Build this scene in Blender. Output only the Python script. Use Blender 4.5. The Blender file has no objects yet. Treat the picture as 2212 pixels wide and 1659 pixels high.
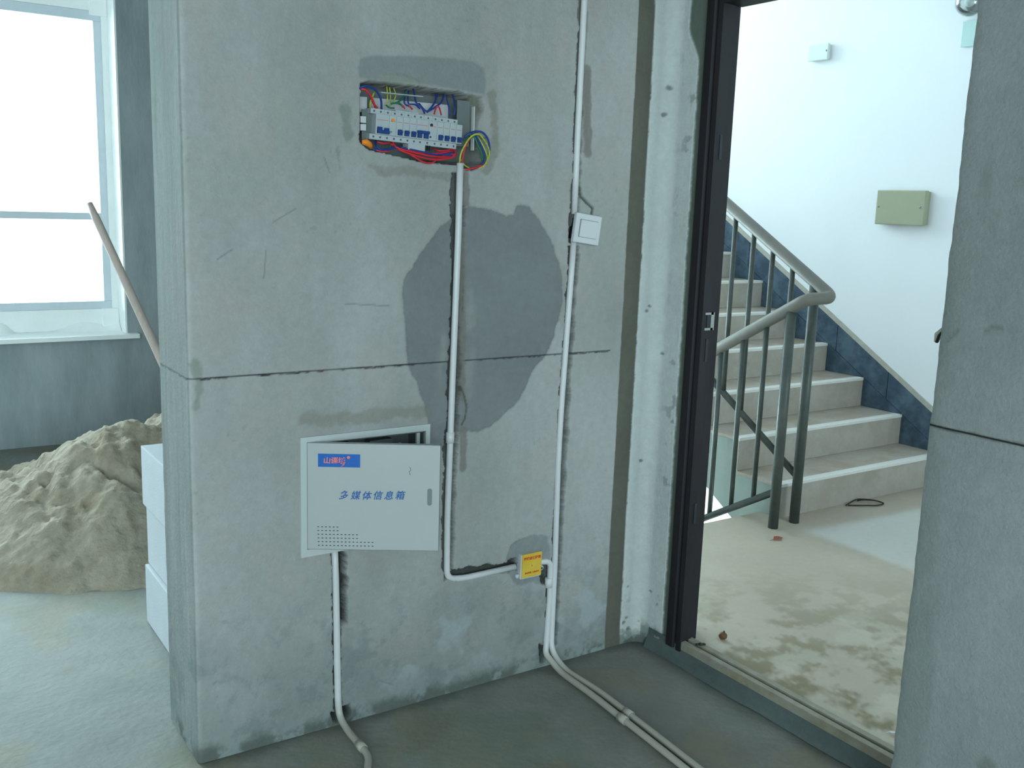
import bpy, bmesh, math, random
import numpy as np
from mathutils import Vector, Matrix
random.seed(7)
PI = math.pi
scene = bpy.context.scene
C = scene.collection

# ------------------------------------------------------------------ camera
cam_d = bpy.data.cameras.new('camera')
cam = bpy.data.objects.new('camera', cam_d)
C.objects.link(cam)
cam_d.sensor_width = 36.0
cam_d.lens = 36.0 * 2108.2277 / 2212.0
cam_d.clip_start = 0.05
cam.matrix_world = Matrix(((0.832342, 0.072416, -0.549512, -0.633866),(-0.553256, 0.168287, -0.815835, -2.316178),(0.033397, 0.983074, 0.180137, 1.433207), (0, 0, 0, 1)))
scene.camera = cam

# ------------------------------------------------------------------ world and light
world = bpy.data.worlds.new('sky')
scene.world = world
world.use_nodes = True
bg = world.node_tree.nodes['Background']
bg.inputs[0].default_value = (0.76, 0.97, 1.0, 1)
bg.inputs[1].default_value = 3.2


def area(name, loc, rot, sx, sy, power, col=(0.70, 0.95, 1.0)):
    d = bpy.data.lights.new(name, 'AREA')
    d.shape = 'RECTANGLE'
    d.size, d.size_y, d.energy, d.color = sx, sy, power, col
    o = bpy.data.objects.new(name, d)
    o.location, o.rotation_euler = loc, rot
    C.objects.link(o)
    return o


area('window_daylight', (-0.75, 4.40, 1.75), (math.radians(-72), 0, 0), 2.8, 1.9, 430)
area('balcony_daylight', (-1.9, -5.4, 1.5), (math.radians(90), 0, 0), 3.2, 2.2, 188)
area('added_side_daylight', (-4.35, 0.9, 1.6), (0, math.radians(-90), 0), 1.7, 3.4, 26)  # unseen side opening, added to brighten the back room and right wall
area('stair_window_daylight', (2.8, 5.3, 0.2), (math.radians(-90), 0, 0), 2.2, 2.4, 430)
area('stair_upper_window_daylight', (2.8, 5.3, 3.0), (math.radians(-80), 0, 0), 2.2, 1.8, 185)
area('lobby_daylight', (2.9, -4.3, 1.6), (math.radians(90), 0, 0), 1.6, 1.6, 40)

scene.view_settings.view_transform = 'Standard'
scene.view_settings.look = 'None'
scene.view_settings.exposure = 0.0
scene.view_settings.gamma = 1.0
scene.view_settings.use_curve_mapping = False
scene.cycles.max_bounces = 8
scene.cycles.diffuse_bounces = 6
scene.cycles.use_denoising = True
scene.cycles.sample_clamp_indirect = 6.0


# ------------------------------------------------------------------ materials
def lin(c):
    return tuple(((v / 255.0) / 12.92 if v / 255.0 <= 0.04045 else ((v / 255.0 + 0.055) / 1.055) ** 2.4) for v in c)


def mat(name, col, rough=0.6, metal=0.0, var=0.0, scale=20.0, bump=0.0, bscale=80.0, attr=None, spec=0.3,
        tint=None, tscale=3.0, tamt=0.0, stretch=(1, 1, 1)):
    """procedural material: base colour (or colour attribute) broken up by two noises, with fine relief"""
    m = bpy.data.materials.new(name)
    m.use_nodes = True
    nt = m.node_tree
    N, L = nt.nodes, nt.links
    b = N['Principled BSDF']
    b.inputs['Roughness'].default_value = rough
    b.inputs['Metallic'].default_value = metal
    b.inputs['Specular IOR Level'].default_value = spec
    tc = N.new('ShaderNodeTexCoord')
    mp = N.new('ShaderNodeMapping')
    mp.inputs['Scale'].default_value = stretch
    L.new(tc.outputs['Object'], mp.inputs[0])
    if attr:
        a = N.new('ShaderNodeAttribute')
        a.attribute_name = attr
        src = a.outputs['Color']
    else:
        r = N.new('ShaderNodeRGB')
        r.outputs[0].default_value = (*col, 1)
        src = r.outputs[0]
    if tint is not None:
        n2 = N.new('ShaderNodeTexNoise')
        n2.inputs['Scale'].default_value = tscale
        n2.inputs['Detail'].default_value = 6
        n2.inputs['Roughness'].default_value = 0.65
        L.new(mp.outputs[0], n2.inputs['Vector'])
        rp = N.new('ShaderNodeValToRGB')
        rp.color_ramp.elements[0].position = 0.42
        rp.color_ramp.elements[1].position = 0.62
        L.new(n2.outputs[0], rp.inputs[0])
        ml = N.new('ShaderNodeMath')
        ml.operation = 'MULTIPLY'
        ml.inputs[1].default_value = tamt
        L.new(rp.outputs[0], ml.inputs[0])
        mx = N.new('ShaderNodeMix')
        mx.data_type = 'RGBA'
        L.new(ml.outputs[0], mx.inputs[0])
        L.new(src, mx.inputs[6])
        mx.inputs[7].default_value = (*tint, 1)
        src = mx.outputs[2]
    if var > 0:
        n = N.new('ShaderNodeTexNoise')
        n.inputs['Scale'].default_value = scale
        n.inputs['Detail'].default_value = 8
        n.inputs['Roughness'].default_value = 0.7
        L.new(mp.outputs[0], n.inputs['Vector'])
        mr = N.new('ShaderNodeMapRange')
        mr.inputs[1].default_value = 0.25
        mr.inputs[2].default_value = 0.75
        mr.inputs[3].default_value = 1 - var
        mr.inputs[4].default_value = 1 + var
        L.new(n.outputs[0], mr.inputs[0])
        hv = N.new('ShaderNodeMix')
        hv.data_type = 'RGBA'
        hv.blend_type = 'MULTIPLY'
        hv.inputs[0].default_value = 1
        L.new(src, hv.inputs[6])
        cb = N.new('ShaderNodeCombineColor')
        for i in range(3):
            L.new(mr.outputs[0], cb.inputs[i])
        L.new(cb.outputs[0], hv.inputs[7])
        src = hv.outputs[2]
    L.new(src, b.inputs['Base Color'])
    if bump > 0:
        nb = N.new('ShaderNodeTexNoise')
        nb.inputs['Scale'].default_value = bscale
        nb.inputs['Detail'].default_value = 6
        L.new(mp.outputs[0], nb.inputs['Vector'])
        bp = N.new('ShaderNodeBump')
        bp.inputs['Strength'].default_value = bump
        bp.inputs['Distance'].default_value = 0.01
        L.new(nb.outputs[0], bp.inputs['Height'])
        L.new(bp.outputs[0], b.inputs['Normal'])
    return m


M = {}
M['plaster_attr'] = mat('wall_plaster', (0.3, 0.3, 0.3), 0.92, var=0.10, scale=45, bump=0.25, bscale=120, attr='tone', spec=0.15)
M['cement'] = mat('cement_render', lin((138, 142, 142)), 0.92, var=0.16, scale=9, bump=0.25, bscale=70, spec=0.15,
                  tint=lin((122, 128, 128)), tscale=2.2, tamt=0.5, stretch=(1, 1, 0.35))
M['cement_dark'] = mat('dark_mortar', lin((84, 92, 88)), 0.95, var=0.25, scale=25, bump=0.5, bscale=90, spec=0.1)
M['floor'] = mat('floor_screed', lin((120, 124, 114)), 0.72, var=0.14, scale=6, bump=0.25, bscale=45, spec=0.3,
                 attr='tone')
M['hall_floor'] = mat('lobby_floor', lin((150, 140, 122)), 0.55, var=0.06, scale=30, bump=0.1, bscale=60, attr='tone', spec=0.35)
M['hall_white'] = mat('white_emulsion', (0.79, 0.80, 0.82), 0.85, var=0.015, scale=4, bump=0.05, bscale=60, spec=0.2)
M['soffit_grey'] = mat('grey_green_paint', lin((150, 160, 152)), 0.8, var=0.05, scale=8, bump=0.08)
M['tread'] = mat('beige_stair_tile', lin((172, 163, 152)), 0.5, var=0.07, scale=30, bump=0.05, tint=lin((150, 128, 100)), tscale=6, tamt=0.55, spec=0.4)
M['riser'] = mat('beige_riser_tile', lin((170, 163, 154)), 0.5, var=0.06, scale=35, bump=0.05, tint=lin((150, 138, 122)), tscale=5, tamt=0.5, spec=0.35)
M['nosing'] = mat('pale_nosing_tile', lin((214, 212, 206)), 0.4, var=0.04, scale=40, spec=0.5)
M['skirt'] = mat('dark_blue_skirting_tile', lin((58, 76, 92)), 0.35, var=0.25, scale=14, bump=0.05, spec=0.5, tint=lin((98, 118, 134)), tscale=7, tamt=0.45)
M['skirt_cap'] = mat('bare_plaster_edge', lin((176, 172, 160)), 0.9, var=0.12, scale=30, bump=0.3)
M['rail'] = mat('grey_green_enamel', lin((62, 70, 66)), 0.42, var=0.10, scale=30, bump=0.04, spec=0.45, tint=lin((92, 90, 82)), tscale=14, tamt=0.35)
M['rail_top'] = mat('dusty_handrail_enamel', lin((112, 106, 98)), 0.5, var=0.10, scale=30, bump=0.04, spec=0.4, tint=lin((92, 98, 92)), tscale=10, tamt=0.5)
M['frame'] = mat('dark_maroon_steel', lin((24, 20, 25)), 0.6, 0.0, var=0.2, scale=30, bump=0.1, bscale=60, tint=lin((42, 40, 46)), tscale=9, tamt=0.35, stretch=(1, 1, 0.15))
M['pvc'] = mat('white_pvc', lin((200, 198, 200)), 0.38, var=0.03, scale=20, spec=0.5)
M['pvc_dusty'] = mat('dusty_white_pvc', lin((196, 190, 178)), 0.6, var=0.08, scale=30, spec=0.3)
M['plastic_white'] = mat('white_switch_plastic', lin((190, 190, 194)), 0.35, var=0.015, scale=8, spec=0.5)
M['box_white'] = mat('white_enamel_steel', lin((182, 186, 186)), 0.4, var=0.03, scale=10, spec=0.4)
M['door_white'] = mat('white_enamel_door', lin((164, 165, 166)), 0.45, var=0.03, scale=10, spec=0.35)
M['breaker'] = mat('breaker_plastic', lin((166, 172, 176)), 0.45, var=0.03, scale=30)
M['toggle'] = mat('blue_toggle_plastic', lin((30, 62, 120)), 0.4, var=0.05)
M['red_print'] = mat('red_print', lin((206, 96, 72)), 0.5, var=0.05)
M['orange_print'] = mat('orange_plastic', lin((230, 130, 40)), 0.5, var=0.05)
M['green_plastic'] = mat('green_plastic', lin((30, 130, 96)), 0.5, var=0.05)
M['dark_plastic'] = mat('dark_plastic', lin((38, 42, 48)), 0.5, var=0.1)
M['screw'] = mat('screw_steel', lin((120, 126, 128)), 0.35, 0.8, var=0.1)
M['metal_grey'] = mat('galvanised_grey', lin((110, 116, 116)), 0.55, 0.3, var=0.15, scale=12)
M['w_red'] = mat('red_wire', lin((196, 44, 56)), 0.4, var=0.05)
M['w_blue'] = mat('blue_wire', lin((34, 56, 128)), 0.4, var=0.05)
M['w_yellow'] = mat('yellow_green_wire', lin((186, 186, 60)), 0.4, var=0.05, tint=lin((60, 130, 60)), tscale=60, tamt=0.6)
M['w_green'] = mat('green_wire', lin((34, 104, 72)), 0.4, var=0.05)
M['yellow_label'] = mat('yellow_card', lin((206, 166, 58)), 0.5, var=0.05, scale=12, tint=lin((206, 186, 80)), tscale=16, tamt=0.5)
M['red_ink'] = mat('red_ink', lin((206, 70, 40)), 0.5, var=0.03)
M['blue_ink'] = mat('blue_ink', lin((36, 88, 150)), 0.5, var=0.03)
M['sign_blue'] = mat('sign_blue', lin((20, 90, 170)), 0.4, var=0.03)
M['coral'] = mat('coral_print', lin((236, 118, 104)), 0.5, var=0.03)
M['slot'] = mat('slot_grey', lin((110, 118, 118)), 0.5, 0.2, var=0.05)
M['beige_box'] = mat('beige_box_paint', lin((156, 158, 134)), 0.5, var=0.03, scale=8)
M['pale_box'] = mat('pale_grey_plastic', lin((206, 214, 208)), 0.5, var=0.02)
M['green_pale'] = mat('pale_green_plastic', lin((186, 212, 208)), 0.5, var=0.02)
M['sand'] = mat('damp_sand', lin((156, 147, 132)), 0.95, var=0.22, scale=18, bump=0.7, bscale=55, spec=0.1, tint=lin((136, 124, 106)), tscale=5, tamt=0.6)
M['aac'] = mat('aerated_block', lin((186, 190, 196)), 0.9, var=0.05, scale=12, bump=0.2, bscale=160, spec=0.1)
M['wood'] = mat('bare_wood', lin((186, 168, 160)), 0.6, var=0.15, scale=10, bump=0.1, stretch=(6, 6, 0.6))
M['white_paint'] = mat('white_reveal_plaster', lin((240, 242, 242)), 0.85, var=0.04, scale=6, bump=0.1)
M['sill'] = mat('white_marble_sill', lin((240, 242, 242)), 0.35, var=0.03, scale=8, spec=0.5)
M['win_frame'] = mat('grey_aluminium', lin((206, 214, 222)), 0.45, 0.0, var=0.04)
M['ceiling'] = mat('ceiling_plaster', lin((150, 152, 150)), 0.95, var=0.08, scale=5)
M['leaf'] = mat('dry_leaf', lin((140, 74, 60)), 0.7, var=0.2)
M['brown'] = mat('brown_nut', lin((92, 66, 40)), 0.7, var=0.2)
M['iron'] = mat('dark_iron', lin((48, 46, 44)), 0.6, 0.4, var=0.2)
M['brass'] = mat('worn_zinc', lin((150, 152, 150)), 0.35, 0.7, var=0.1)


def glass_mat(name, rough=0.02, mixf=0.12, col=(1, 1, 1)):
    m = bpy.data.materials.new(name)
    m.use_nodes = True
    N, L = m.node_tree.nodes, m.node_tree.links
    out = N['Material Output']
    N.remove(N['Principled BSDF'])
    t = N.new('ShaderNodeBsdfTransparent')
    t.inputs[0].default_value = (*col, 1)
    g = N.new('ShaderNodeBsdfGlossy')
    g.inputs['Roughness'].default_value = rough
    fr = N.new('ShaderNodeFresnel')
    mx = N.new('ShaderNodeMixShader')
    ad = N.new('ShaderNodeMath')
    ad.operation = 'MULTIPLY'
    ad.inputs[1].default_value = mixf / 0.12
    L.new(fr.outputs[0], ad.inputs[0])
    L.new(ad.outputs[0], mx.inputs[0])
    L.new(t.outputs[0], mx.inputs[1])
    L.new(g.outputs[0], mx.inputs[2])
    L.new(mx.outputs[0], out.inputs[0])
    return m


def dust_low(m, c, z0, z1):
    N, L = m.node_tree.nodes, m.node_tree.links
    b = N['Principled BSDF']
    old = b.inputs['Base Color'].links[0].from_socket
    g = N.new('ShaderNodeNewGeometry')
    sx = N.new('ShaderNodeSeparateXYZ')
    L.new(g.outputs['Position'], sx.inputs[0])
    mr = N.new('ShaderNodeMapRange')
    mr.inputs[1].default_value, mr.inputs[2].default_value = z0, z1
    mr.inputs[3].default_value, mr.inputs[4].default_value = 1, 0
    L.new(sx.outputs[2], mr.inputs[0])
    mx = N.new('ShaderNodeMix')
    mx.data_type = 'RGBA'
    L.new(mr.outputs[0], mx.inputs[0])
    L.new(old, mx.inputs[6])
    mx.inputs[7].default_value = (*c, 1)
    L.new(mx.outputs[2], b.inputs['Base Color'])


dust_low(M['pvc'], lin((158, 152, 142)), 0.022, 0.09)
M['glass'] = glass_mat('window_glass')
M['bulb_glass'] = glass_mat('bulb_glass', 0.03, 0.5, (0.86, 0.9, 0.9))


# ------------------------------------------------------------------ object helpers
def link(name, me, m=None, parent=None):
    o = bpy.data.objects.new(name, me)
    if m is not None:
        me.materials.append(m if not isinstance(m, str) else M[m])
    C.objects.link(o)
    if parent is not None:
        o.parent = parent
    return o


def obj(name, bm, m, parent=None, smooth=False):
    me = bpy.data.meshes.new(name)
    bmesh.ops.recalc_face_normals(bm, faces=bm.faces)
    bm.to_mesh(me)
    bm.free()
    if smooth:
        me.polygons.foreach_set('use_smooth', [True] * len(me.polygons))
    return link(name, me, m, parent)


def thing(name, label, cat, loc=(0, 0, 0), group=None, rot=(0, 0, 0)):
    o = bpy.data.objects.new(name, None)
    o.empty_display_size = 0.1
    C.objects.link(o)
    o.location = loc
    o.rotation_euler = rot
    o['label'] = label
    o['category'] = cat
    if group:
        o['group'] = group
    return o


def tag(o, label=None, cat=None, group=None, kind=None):
    if label:
        o['label'] = label
    if cat:
        o['category'] = cat
    if group:
        o['group'] = group
    if kind:
        o['kind'] = kind
    return o


def bx(bm, x0, x1, y0, y1, z0, z1, bev=0.0, mtx=None):
    vs = [bm.verts.new((x, y, z)) for x in (x0, x1) for y in (y0, y1) for z in (z0, z1)]
    fs = []
    for q in ((0, 1, 3, 2), (4, 6, 7, 5), (0, 4, 5, 1), (2, 3, 7, 6), (0, 2, 6, 4), (1, 5, 7, 3)):
        fs.append(bm.faces.new([vs[i] for i in q]))
    if bev > 0:
        es = list({e for f in fs for e in f.edges})
        r = bmesh.ops.bevel(bm, geom=es, offset=bev, segments=2, affect='EDGES', profile=0.6)
        vs = list({v for f in r['faces'] for v in f.verts} | {v for v in vs if v.is_valid})
    if mtx is not None:
        bmesh.ops.transform(bm, matrix=mtx, verts=vs)
    return vs


def box(name, b, m, parent=None, bev=0.0):
    bm = bmesh.new()
    bx(bm, *b, bev)
    return obj(name, bm, m, parent)


def tube(bm, pts, r, seg=12, cap=True):
    """swept round tube through pts (already smooth enough)"""
    P = [Vector(p) for p in pts]
    n = len(P)
    T = []
    for i in range(n):
        a = P[max(i - 1, 0)]
        b = P[min(i + 1, n - 1)]
        T.append((b - a).normalized())
    up = Vector((0, 0, 1)) if abs(T[0].z) < 0.9 else Vector((1, 0, 0))
    u = T[0].cross(up).normalized()
    rings = []
    for i in range(n):
        if i:
            u = (u - T[i] * u.dot(T[i])).normalized()
        v = T[i].cross(u)
        rr = r[i] if hasattr(r, '__len__') else r
        rings.append([bm.verts.new(P[i] + (u * math.cos(2 * PI * k / seg) + v * math.sin(2 * PI * k / seg)) * rr) for k in range(seg)])
    for i in range(n - 1):
        for k in range(seg):
            bm.faces.new((rings[i][k], rings[i][(k + 1) % seg], rings[i + 1][(k + 1) % seg], rings[i + 1][k]))
    if cap:
        bm.faces.new(rings[0][::-1])
        bm.faces.new(rings[-1])


def smooth_path(pts, k=6):
    """Catmull-Rom through points"""
    P = [Vector(p) for p in pts]
    if len(P) < 3:
        return P
    Q = [P[0] * 2 - P[1]] + P + [P[-1] * 2 - P[-2]]
    out = []
    for i in range(1, len(Q) - 2):
        for j in range(k):
            t = j / k
            a, b, c, d = Q[i - 1], Q[i], Q[i + 1], Q[i + 2]
            out.append(0.5 * ((2 * b) + (c - a) * t + (2 * a - 5 * b + 4 * c - d) * t * t + (3 * b - a - 3 * c + d) * t ** 3))
    out.append(P[-1])
    return out


def bend_path(pts, rad, k=7):
    """polyline with rounded corners"""
    P = [Vector(p) for p in pts]
    out = [P[0]]
    for i in range(1, len(P) - 1):
        a = (P[i - 1] - P[i])
        b = (P[i + 1] - P[i])
        r = min(rad, a.length * 0.48, b.length * 0.48)
        A = P[i] + a.normalized() * r
        B = P[i] + b.normalized() * r
        for j in range(k + 1):
            t = j / k
            out.append(A * (1 - t) ** 2 + P[i] * 2 * t * (1 - t) + B * t * t)
    out.append(P[-1])
    return out


# ------------------------------------------------------------------ numpy noise and height grids
def vnoise(x, y, seed):
    xi = np.floor(x).astype(np.int64)
    yi = np.floor(y).astype(np.int64)
    fx = x - xi
    fy = y - yi
    fx = fx * fx * (3 - 2 * fx)
    fy = fy * fy * (3 - 2 * fy)

    def h(a, b):
        n = (a * 374761393 + b * 668265263 + seed * 1442695041) & 0x7fffffff
        n = ((n ^ (n >> 13)) * 1274126177) & 0x7fffffff
        return ((n ^ (n >> 16)) & 0xffff) / 65535.0
    return (h(xi, yi) * (1 - fx) + h(xi + 1, yi) * fx) * (1 - fy) + (h(xi, yi + 1) * (1 - fx) + h(xi + 1, yi + 1) * fx) * fy


def fbm(x, y, s, seed, octv=5, gain=0.55):
    t = 0
    a = 1.0
    tot = 0
    for o in range(octv):
        t = t + a * vnoise(x * s, y * s, seed + o * 17)
        tot += a
        a *= gain
        s *= 2.03
    return t / tot


def sstep(a, b, x):
    t = np.clip((x - a) / (b - a), 0, 1)
    return t * t * (3 - 2 * t)


def poly_sd(x, y, pts):
    """signed distance to polygon, negative inside"""
    pts = np.array(pts, float)
    d = np.full(x.shape, 1e9)
    ins = np.zeros(x.shape, bool)
    n = len(pts)
    for i in range(n):
        ax, ay = pts[i]
        bx_, by_ = pts[(i + 1) % n]
        ex, ey = bx_ - ax, by_ - ay
        t = np.clip(((x - ax) * ex + (y - ay) * ey) / (ex * ex + ey * ey + 1e-12), 0, 1)
        d = np.minimum(d, np.hypot(x - ax - t * ex, y - ay - t * ey))
        c = ((ay > y) != (by_ > y)) & (x < (bx_ - ax) * (y - ay) / (by_ - ay + 1e-12) + ax)
        ins ^= c
    return np.where(ins, -d, d)


def line_d(x, y, pts):
    pts = np.array(pts, float)
    d = np.full(x.shape, 1e9)
    for i in range(len(pts) - 1):
        ax, ay = pts[i]
        ex, ey = pts[i + 1] - pts[i]
        t = np.clip(((x - ax) * ex + (y - ay) * ey) / (ex * ex + ey * ey + 1e-12), 0, 1)
        d = np.minimum(d, np.hypot(x - ax - t * ex, y - ay - t * ey))
    return d


def grid_mesh(name, P, col=None, smooth=True):
    """P: (nu, nv, 3) positions; col (nu,nv,3)"""
    nu, nv = P.shape[:2]
    idx = np.arange(nu * nv).reshape(nu, nv)
    q = np.stack([idx[:-1, :-1], idx[1:, :-1], idx[1:, 1:], idx[:-1, 1:]], -1).reshape(-1, 4)
    me = bpy.data.meshes.new(name)
    me.vertices.add(nu * nv)
    me.vertices.foreach_set('co', P.reshape(-1).astype(np.float32))
    me.loops.add(q.size)
    me.loops.foreach_set('vertex_index', q.reshape(-1).astype(np.int32))
    me.polygons.add(len(q))
    me.polygons.foreach_set('loop_start', np.arange(0, q.size, 4, dtype=np.int32))
    me.polygons.foreach_set('loop_total', np.full(len(q), 4, dtype=np.int32))
    me.update(calc_edges=True)
    if smooth:
        me.polygons.foreach_set('use_smooth', np.ones(len(q), bool))
    if col is not None:
        a = me.color_attributes.new('tone', 'FLOAT_COLOR', 'POINT')
        c4 = np.ones((nu * nv, 4), np.float32)
        c4[:, :3] = col.reshape(-1, 3)
        a.data.foreach_set('color', c4.reshape(-1))
    me.validate()
    return me


def mixc(col, m, c):
    m = np.clip(m, 0, 1)[..., None]
    return col * (1 - m) + np.array(c)[None, None, :] * m


# ================================================================== THE SETTING
X0, YR = 1.258, -1.118          # room face of the door wall, edge of its opening
XS, XH = 1.475, 1.60            # face beside the door frame, lobby side of the wall
ZH = 0.064                      # lobby floor level
XW = 4.045                      # white lobby wall
YW = 3.62                       # window wall
T = 0.262                       # thickness of the wall between the rooms

# ---------------- main plastered wall: one surface along a path (end face, corner, front, corner, face by the door)
ZT = 2.25


def wall_path():
    pts, nrm, tag_ = [], [], []
    r = 0.014
    n = 60
    for t in np.linspace(T, r, n):
        pts.append((0, t)); nrm.append((-1, 0))
    for a in np.linspace(0, PI / 2, 7)[1:-1]:
        pts.append((r - r * math.cos(a), r - r * math.sin(a))); nrm.append((-math.cos(a), -math.sin(a)))
    rc = 0.045
    for x in np.arange(r, XS - rc, 0.0032):
        pts.append((x, 0)); nrm.append((0, -1))
    for a in np.linspace(0, PI / 2, 22):
        pts.append((XS - rc + rc * math.sin(a), -rc + rc * math.cos(a))); nrm.append((-math.sin(a), -math.cos(a)))
    for y in np.arange(-rc - 0.003, -0.142, -0.003):
        pts.append((XS, y)); nrm.append((-1, 0))
    return np.array(pts), np.array(nrm)


pp, nn = wall_path()
du = np.hypot(*(pp[1:] - pp[:-1]).T)
arc = np.concatenate([[0], np.cumsum(du)])
# u runs along the surface with u = x on the straight front part
k0 = int(np.argmax((pp[:, 0] > 0.03) & (pp[:, 1] == 0)))
u1 = arc - arc[k0] + pp[k0, 0]
zz = np.arange(0, ZT + 1e-6, 0.0035)
U, Z = np.meshgrid(u1, zz, indexing='ij')
X = np.broadcast_to(pp[:, 0][:, None], U.shape)
rag = (fbm(U, Z, 34, 3, 5, 0.7) - 0.5) * 0.030
rag2 = (fbm(U, Z, 90, 9, 4) - 0.5) * 0.012
dep = np.zeros_like(U)                       # depth into the wall
dep += (fbm(U, Z, 2.2, 1, 5) - 0.5) * 0.006 + (fbm(U, Z, 30, 2, 4) - 0.5) * 0.0016

base = np.array(lin((154, 153, 152)))
col = np.ones(U.shape + (3,)) * base
n1 = fbm(U, Z * 0.6, 3.0, 21, 5)
n2 = fbm(U, Z * 0.25, 9.0, 22, 5)
n3 = fbm(U, Z, 60, 23, 4)
col *= (1 + (n1 - 0.5) * 0.45 + (n2 - 0.5) * 0.20)[..., None]
col = mixc(col, sstep(0.55, 0.75, fbm(U, Z, 5, 31, 5)) * 0.35, lin((158, 150, 146)))
# faint warm and green clouding, scuffs low down
col = mixc(col, sstep(0.52, 0.70, fbm(U, Z, 4, 33, 5)) * 0.22, lin((140, 152, 140)))
col = mixc(col, sstep(0.54, 0.72, fbm(U, Z, 6, 34, 6, 0.65)) * 0.22, lin((164, 150, 148)))
scf = sstep(0.56, 0.68, fbm(U, Z, 16, 35, 6, 0.68)) * (1 - sstep(0.15, 0.50, Z))
col = mixc(col, scf * 0.35, lin((98, 108, 112)))
# small pits and specks
sp = sstep(0.80, 0.88, fbm(U, Z, 75, 41, 2))
col = mixc(col, sp * 0.22 * sstep(0.5, 0.65, fbm(U, Z, 4, 42, 3)), lin((96, 94, 92)))
dep += sp * 0.0004
# end face: its shade put into the colour, a little cooler, with trowel streaks
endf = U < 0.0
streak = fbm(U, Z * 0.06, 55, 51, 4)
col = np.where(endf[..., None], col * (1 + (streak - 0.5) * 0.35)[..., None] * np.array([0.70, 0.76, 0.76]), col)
# shade toward the wall bottom, put into the colour
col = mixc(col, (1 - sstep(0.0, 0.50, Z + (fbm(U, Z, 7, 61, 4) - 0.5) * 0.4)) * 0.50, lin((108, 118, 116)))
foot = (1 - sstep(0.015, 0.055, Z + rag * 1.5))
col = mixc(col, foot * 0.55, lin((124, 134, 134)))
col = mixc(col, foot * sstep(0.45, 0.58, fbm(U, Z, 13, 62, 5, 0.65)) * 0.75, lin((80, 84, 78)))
dep -= foot * 0.006 * fbm(U, Z, 20, 63, 4)
# pale wipe marks low down
wipe = sstep(0.60, 0.70, fbm(U * 1.0 + Z * 0.6, Z - U * 0.5, 8, 71, 4)) * sstep(0.05, 0.12, Z) * (1 - sstep(0.2, 0.4, Z)) * (U > 0.4)
col = mixc(col, wipe * 0.5, lin((156, 164, 168)))

# big round darker skim patch
big = [(0.7607, 1.4244), (0.8355, 1.4202), (0.9133, 1.3991), (0.9247, 1.4289), (0.9596, 1.4259), (1.0015, 1.3878), (1.0451, 1.3356), (1.0728, 1.2822), (1.0891, 1.2280), (1.0962, 1.1595), (1.0871, 1.1048), (1.0678, 1.0503), (1.0367, 0.9965), (0.9968, 0.9575), (0.9787, 0.9172), (0.9432, 0.8647), (0.8960, 0.8274), (0.8571, 0.8009), (0.8179, 0.7939), (0.7789, 0.8046), (0.7408, 0.8017), (0.7276, 0.7290), (0.6892, 0.7643), (0.6566, 0.7705), (0.6509, 0.8305), (0.6352, 0.8908), (0.6127, 0.9442), (0.5906, 0.9969), (0.5772, 1.0482), (0.5706, 1.1110), (0.5637, 1.2101), (0.5796, 1.2466), (0.6067, 1.2832), (0.6407, 1.3323), (0.6753, 1.3695), (0.7177, 1.3949)]
sd = poly_sd(U, Z, big) + rag * 0.5 + (fbm(U, Z, 9, 81, 3) - 0.5) * 0.014
pm = 1 - sstep(-0.0015, 0.0022, sd)
col = mixc(col, pm, np.array(lin((120, 122, 124))))
col *= (1 + pm * (fbm(U, Z, 6, 83, 6, 0.65) - 0.5) * 0.38)[..., None]
dep -= pm * 0.0022
pm_edge = np.exp(-(sd / 0.004) ** 2)
col = mixc(col, pm_edge * 0.25, lin((96, 96, 98)))
# paler rub inside the patch on both sides of the chase
rub = np.exp(-(np.abs(U - 0.695) / 0.014) ** 2) * np.exp(-((Z - 1.02) / 0.10) ** 4) + np.exp(-(np.abs(U - 0.778) / 0.018) ** 2) * np.exp(-((Z - 1.08) / 0.2) ** 4)
col = mixc(col, rub * sstep(0.3, 0.6, fbm(U, Z, 14, 84, 4)) * 0.6, lin((146, 146, 144)))

# band patch above the fuse box
bandp = [(0.4400, 1.7760), (0.4676, 1.7867), (0.5577, 1.7975), (0.7070, 1.8066), (0.7710, 1.8040), (0.8006, 1.7881), (0.8089, 1.7590), (0.8042, 1.7250), (0.6809, 1.7294), (0.5719, 1.7332), (0.4680, 1.7301), (0.4377, 1.7317), (0.4326, 1.7566)]
sd = poly_sd(U, Z, bandp) + rag * 0.2
bm_ = 1 - sstep(-0.004, 0.004, sd)
col = mixc(col, bm_ * 0.85, lin((124, 128, 128)))
dep -= bm_ * 0.0015
# smears left, right and below it
for pts, w, a, c in (
    ([(0.8278, 1.7246), (0.8421, 1.6589), (0.8422, 1.5728), (0.8169, 1.5220)], 0.013, 0.5, (112, 110, 96)),
    ([(0.3995, 1.6541), (0.4059, 1.5932)], 0.015, 0.55, (104, 116, 106)),
    ([(0.3786, 1.5803), (0.3874, 1.4908)], 0.004, 0.35, (110, 108, 116)),
    ([(0.4697, 1.5197), (0.5089, 1.5054), (0.5754, 1.5108), (0.6442, 1.5044), (0.7439, 1.5003)], 0.010, 0.45, (118, 112, 104)),
    ([(0.2928, 0.8774), (0.4214, 0.8653), (0.5296, 0.8704), (0.6357, 0.8647)], 0.020, 0.50, (120, 118, 106)),
    ([(0.0154, 1.0331), (0.0252, 0.9876), (0.0183, 0.9317)], 0.012, 0.45, (104, 116, 100)),
    ([(1.1288, 1.4036), (1.1288, 1.2821)], 0.02, 0.35, (124, 120, 120)),
    ([(1.0918, 1.2415), (1.1119, 1.0900)], 0.02, 0.30, (124, 122, 120)),
):
    d_ = line_d(U, Z, pts) + rag
    col = mixc(col, (1 - sstep(w * 0.5, w * 1.3, d_)) * a, lin(c))
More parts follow.
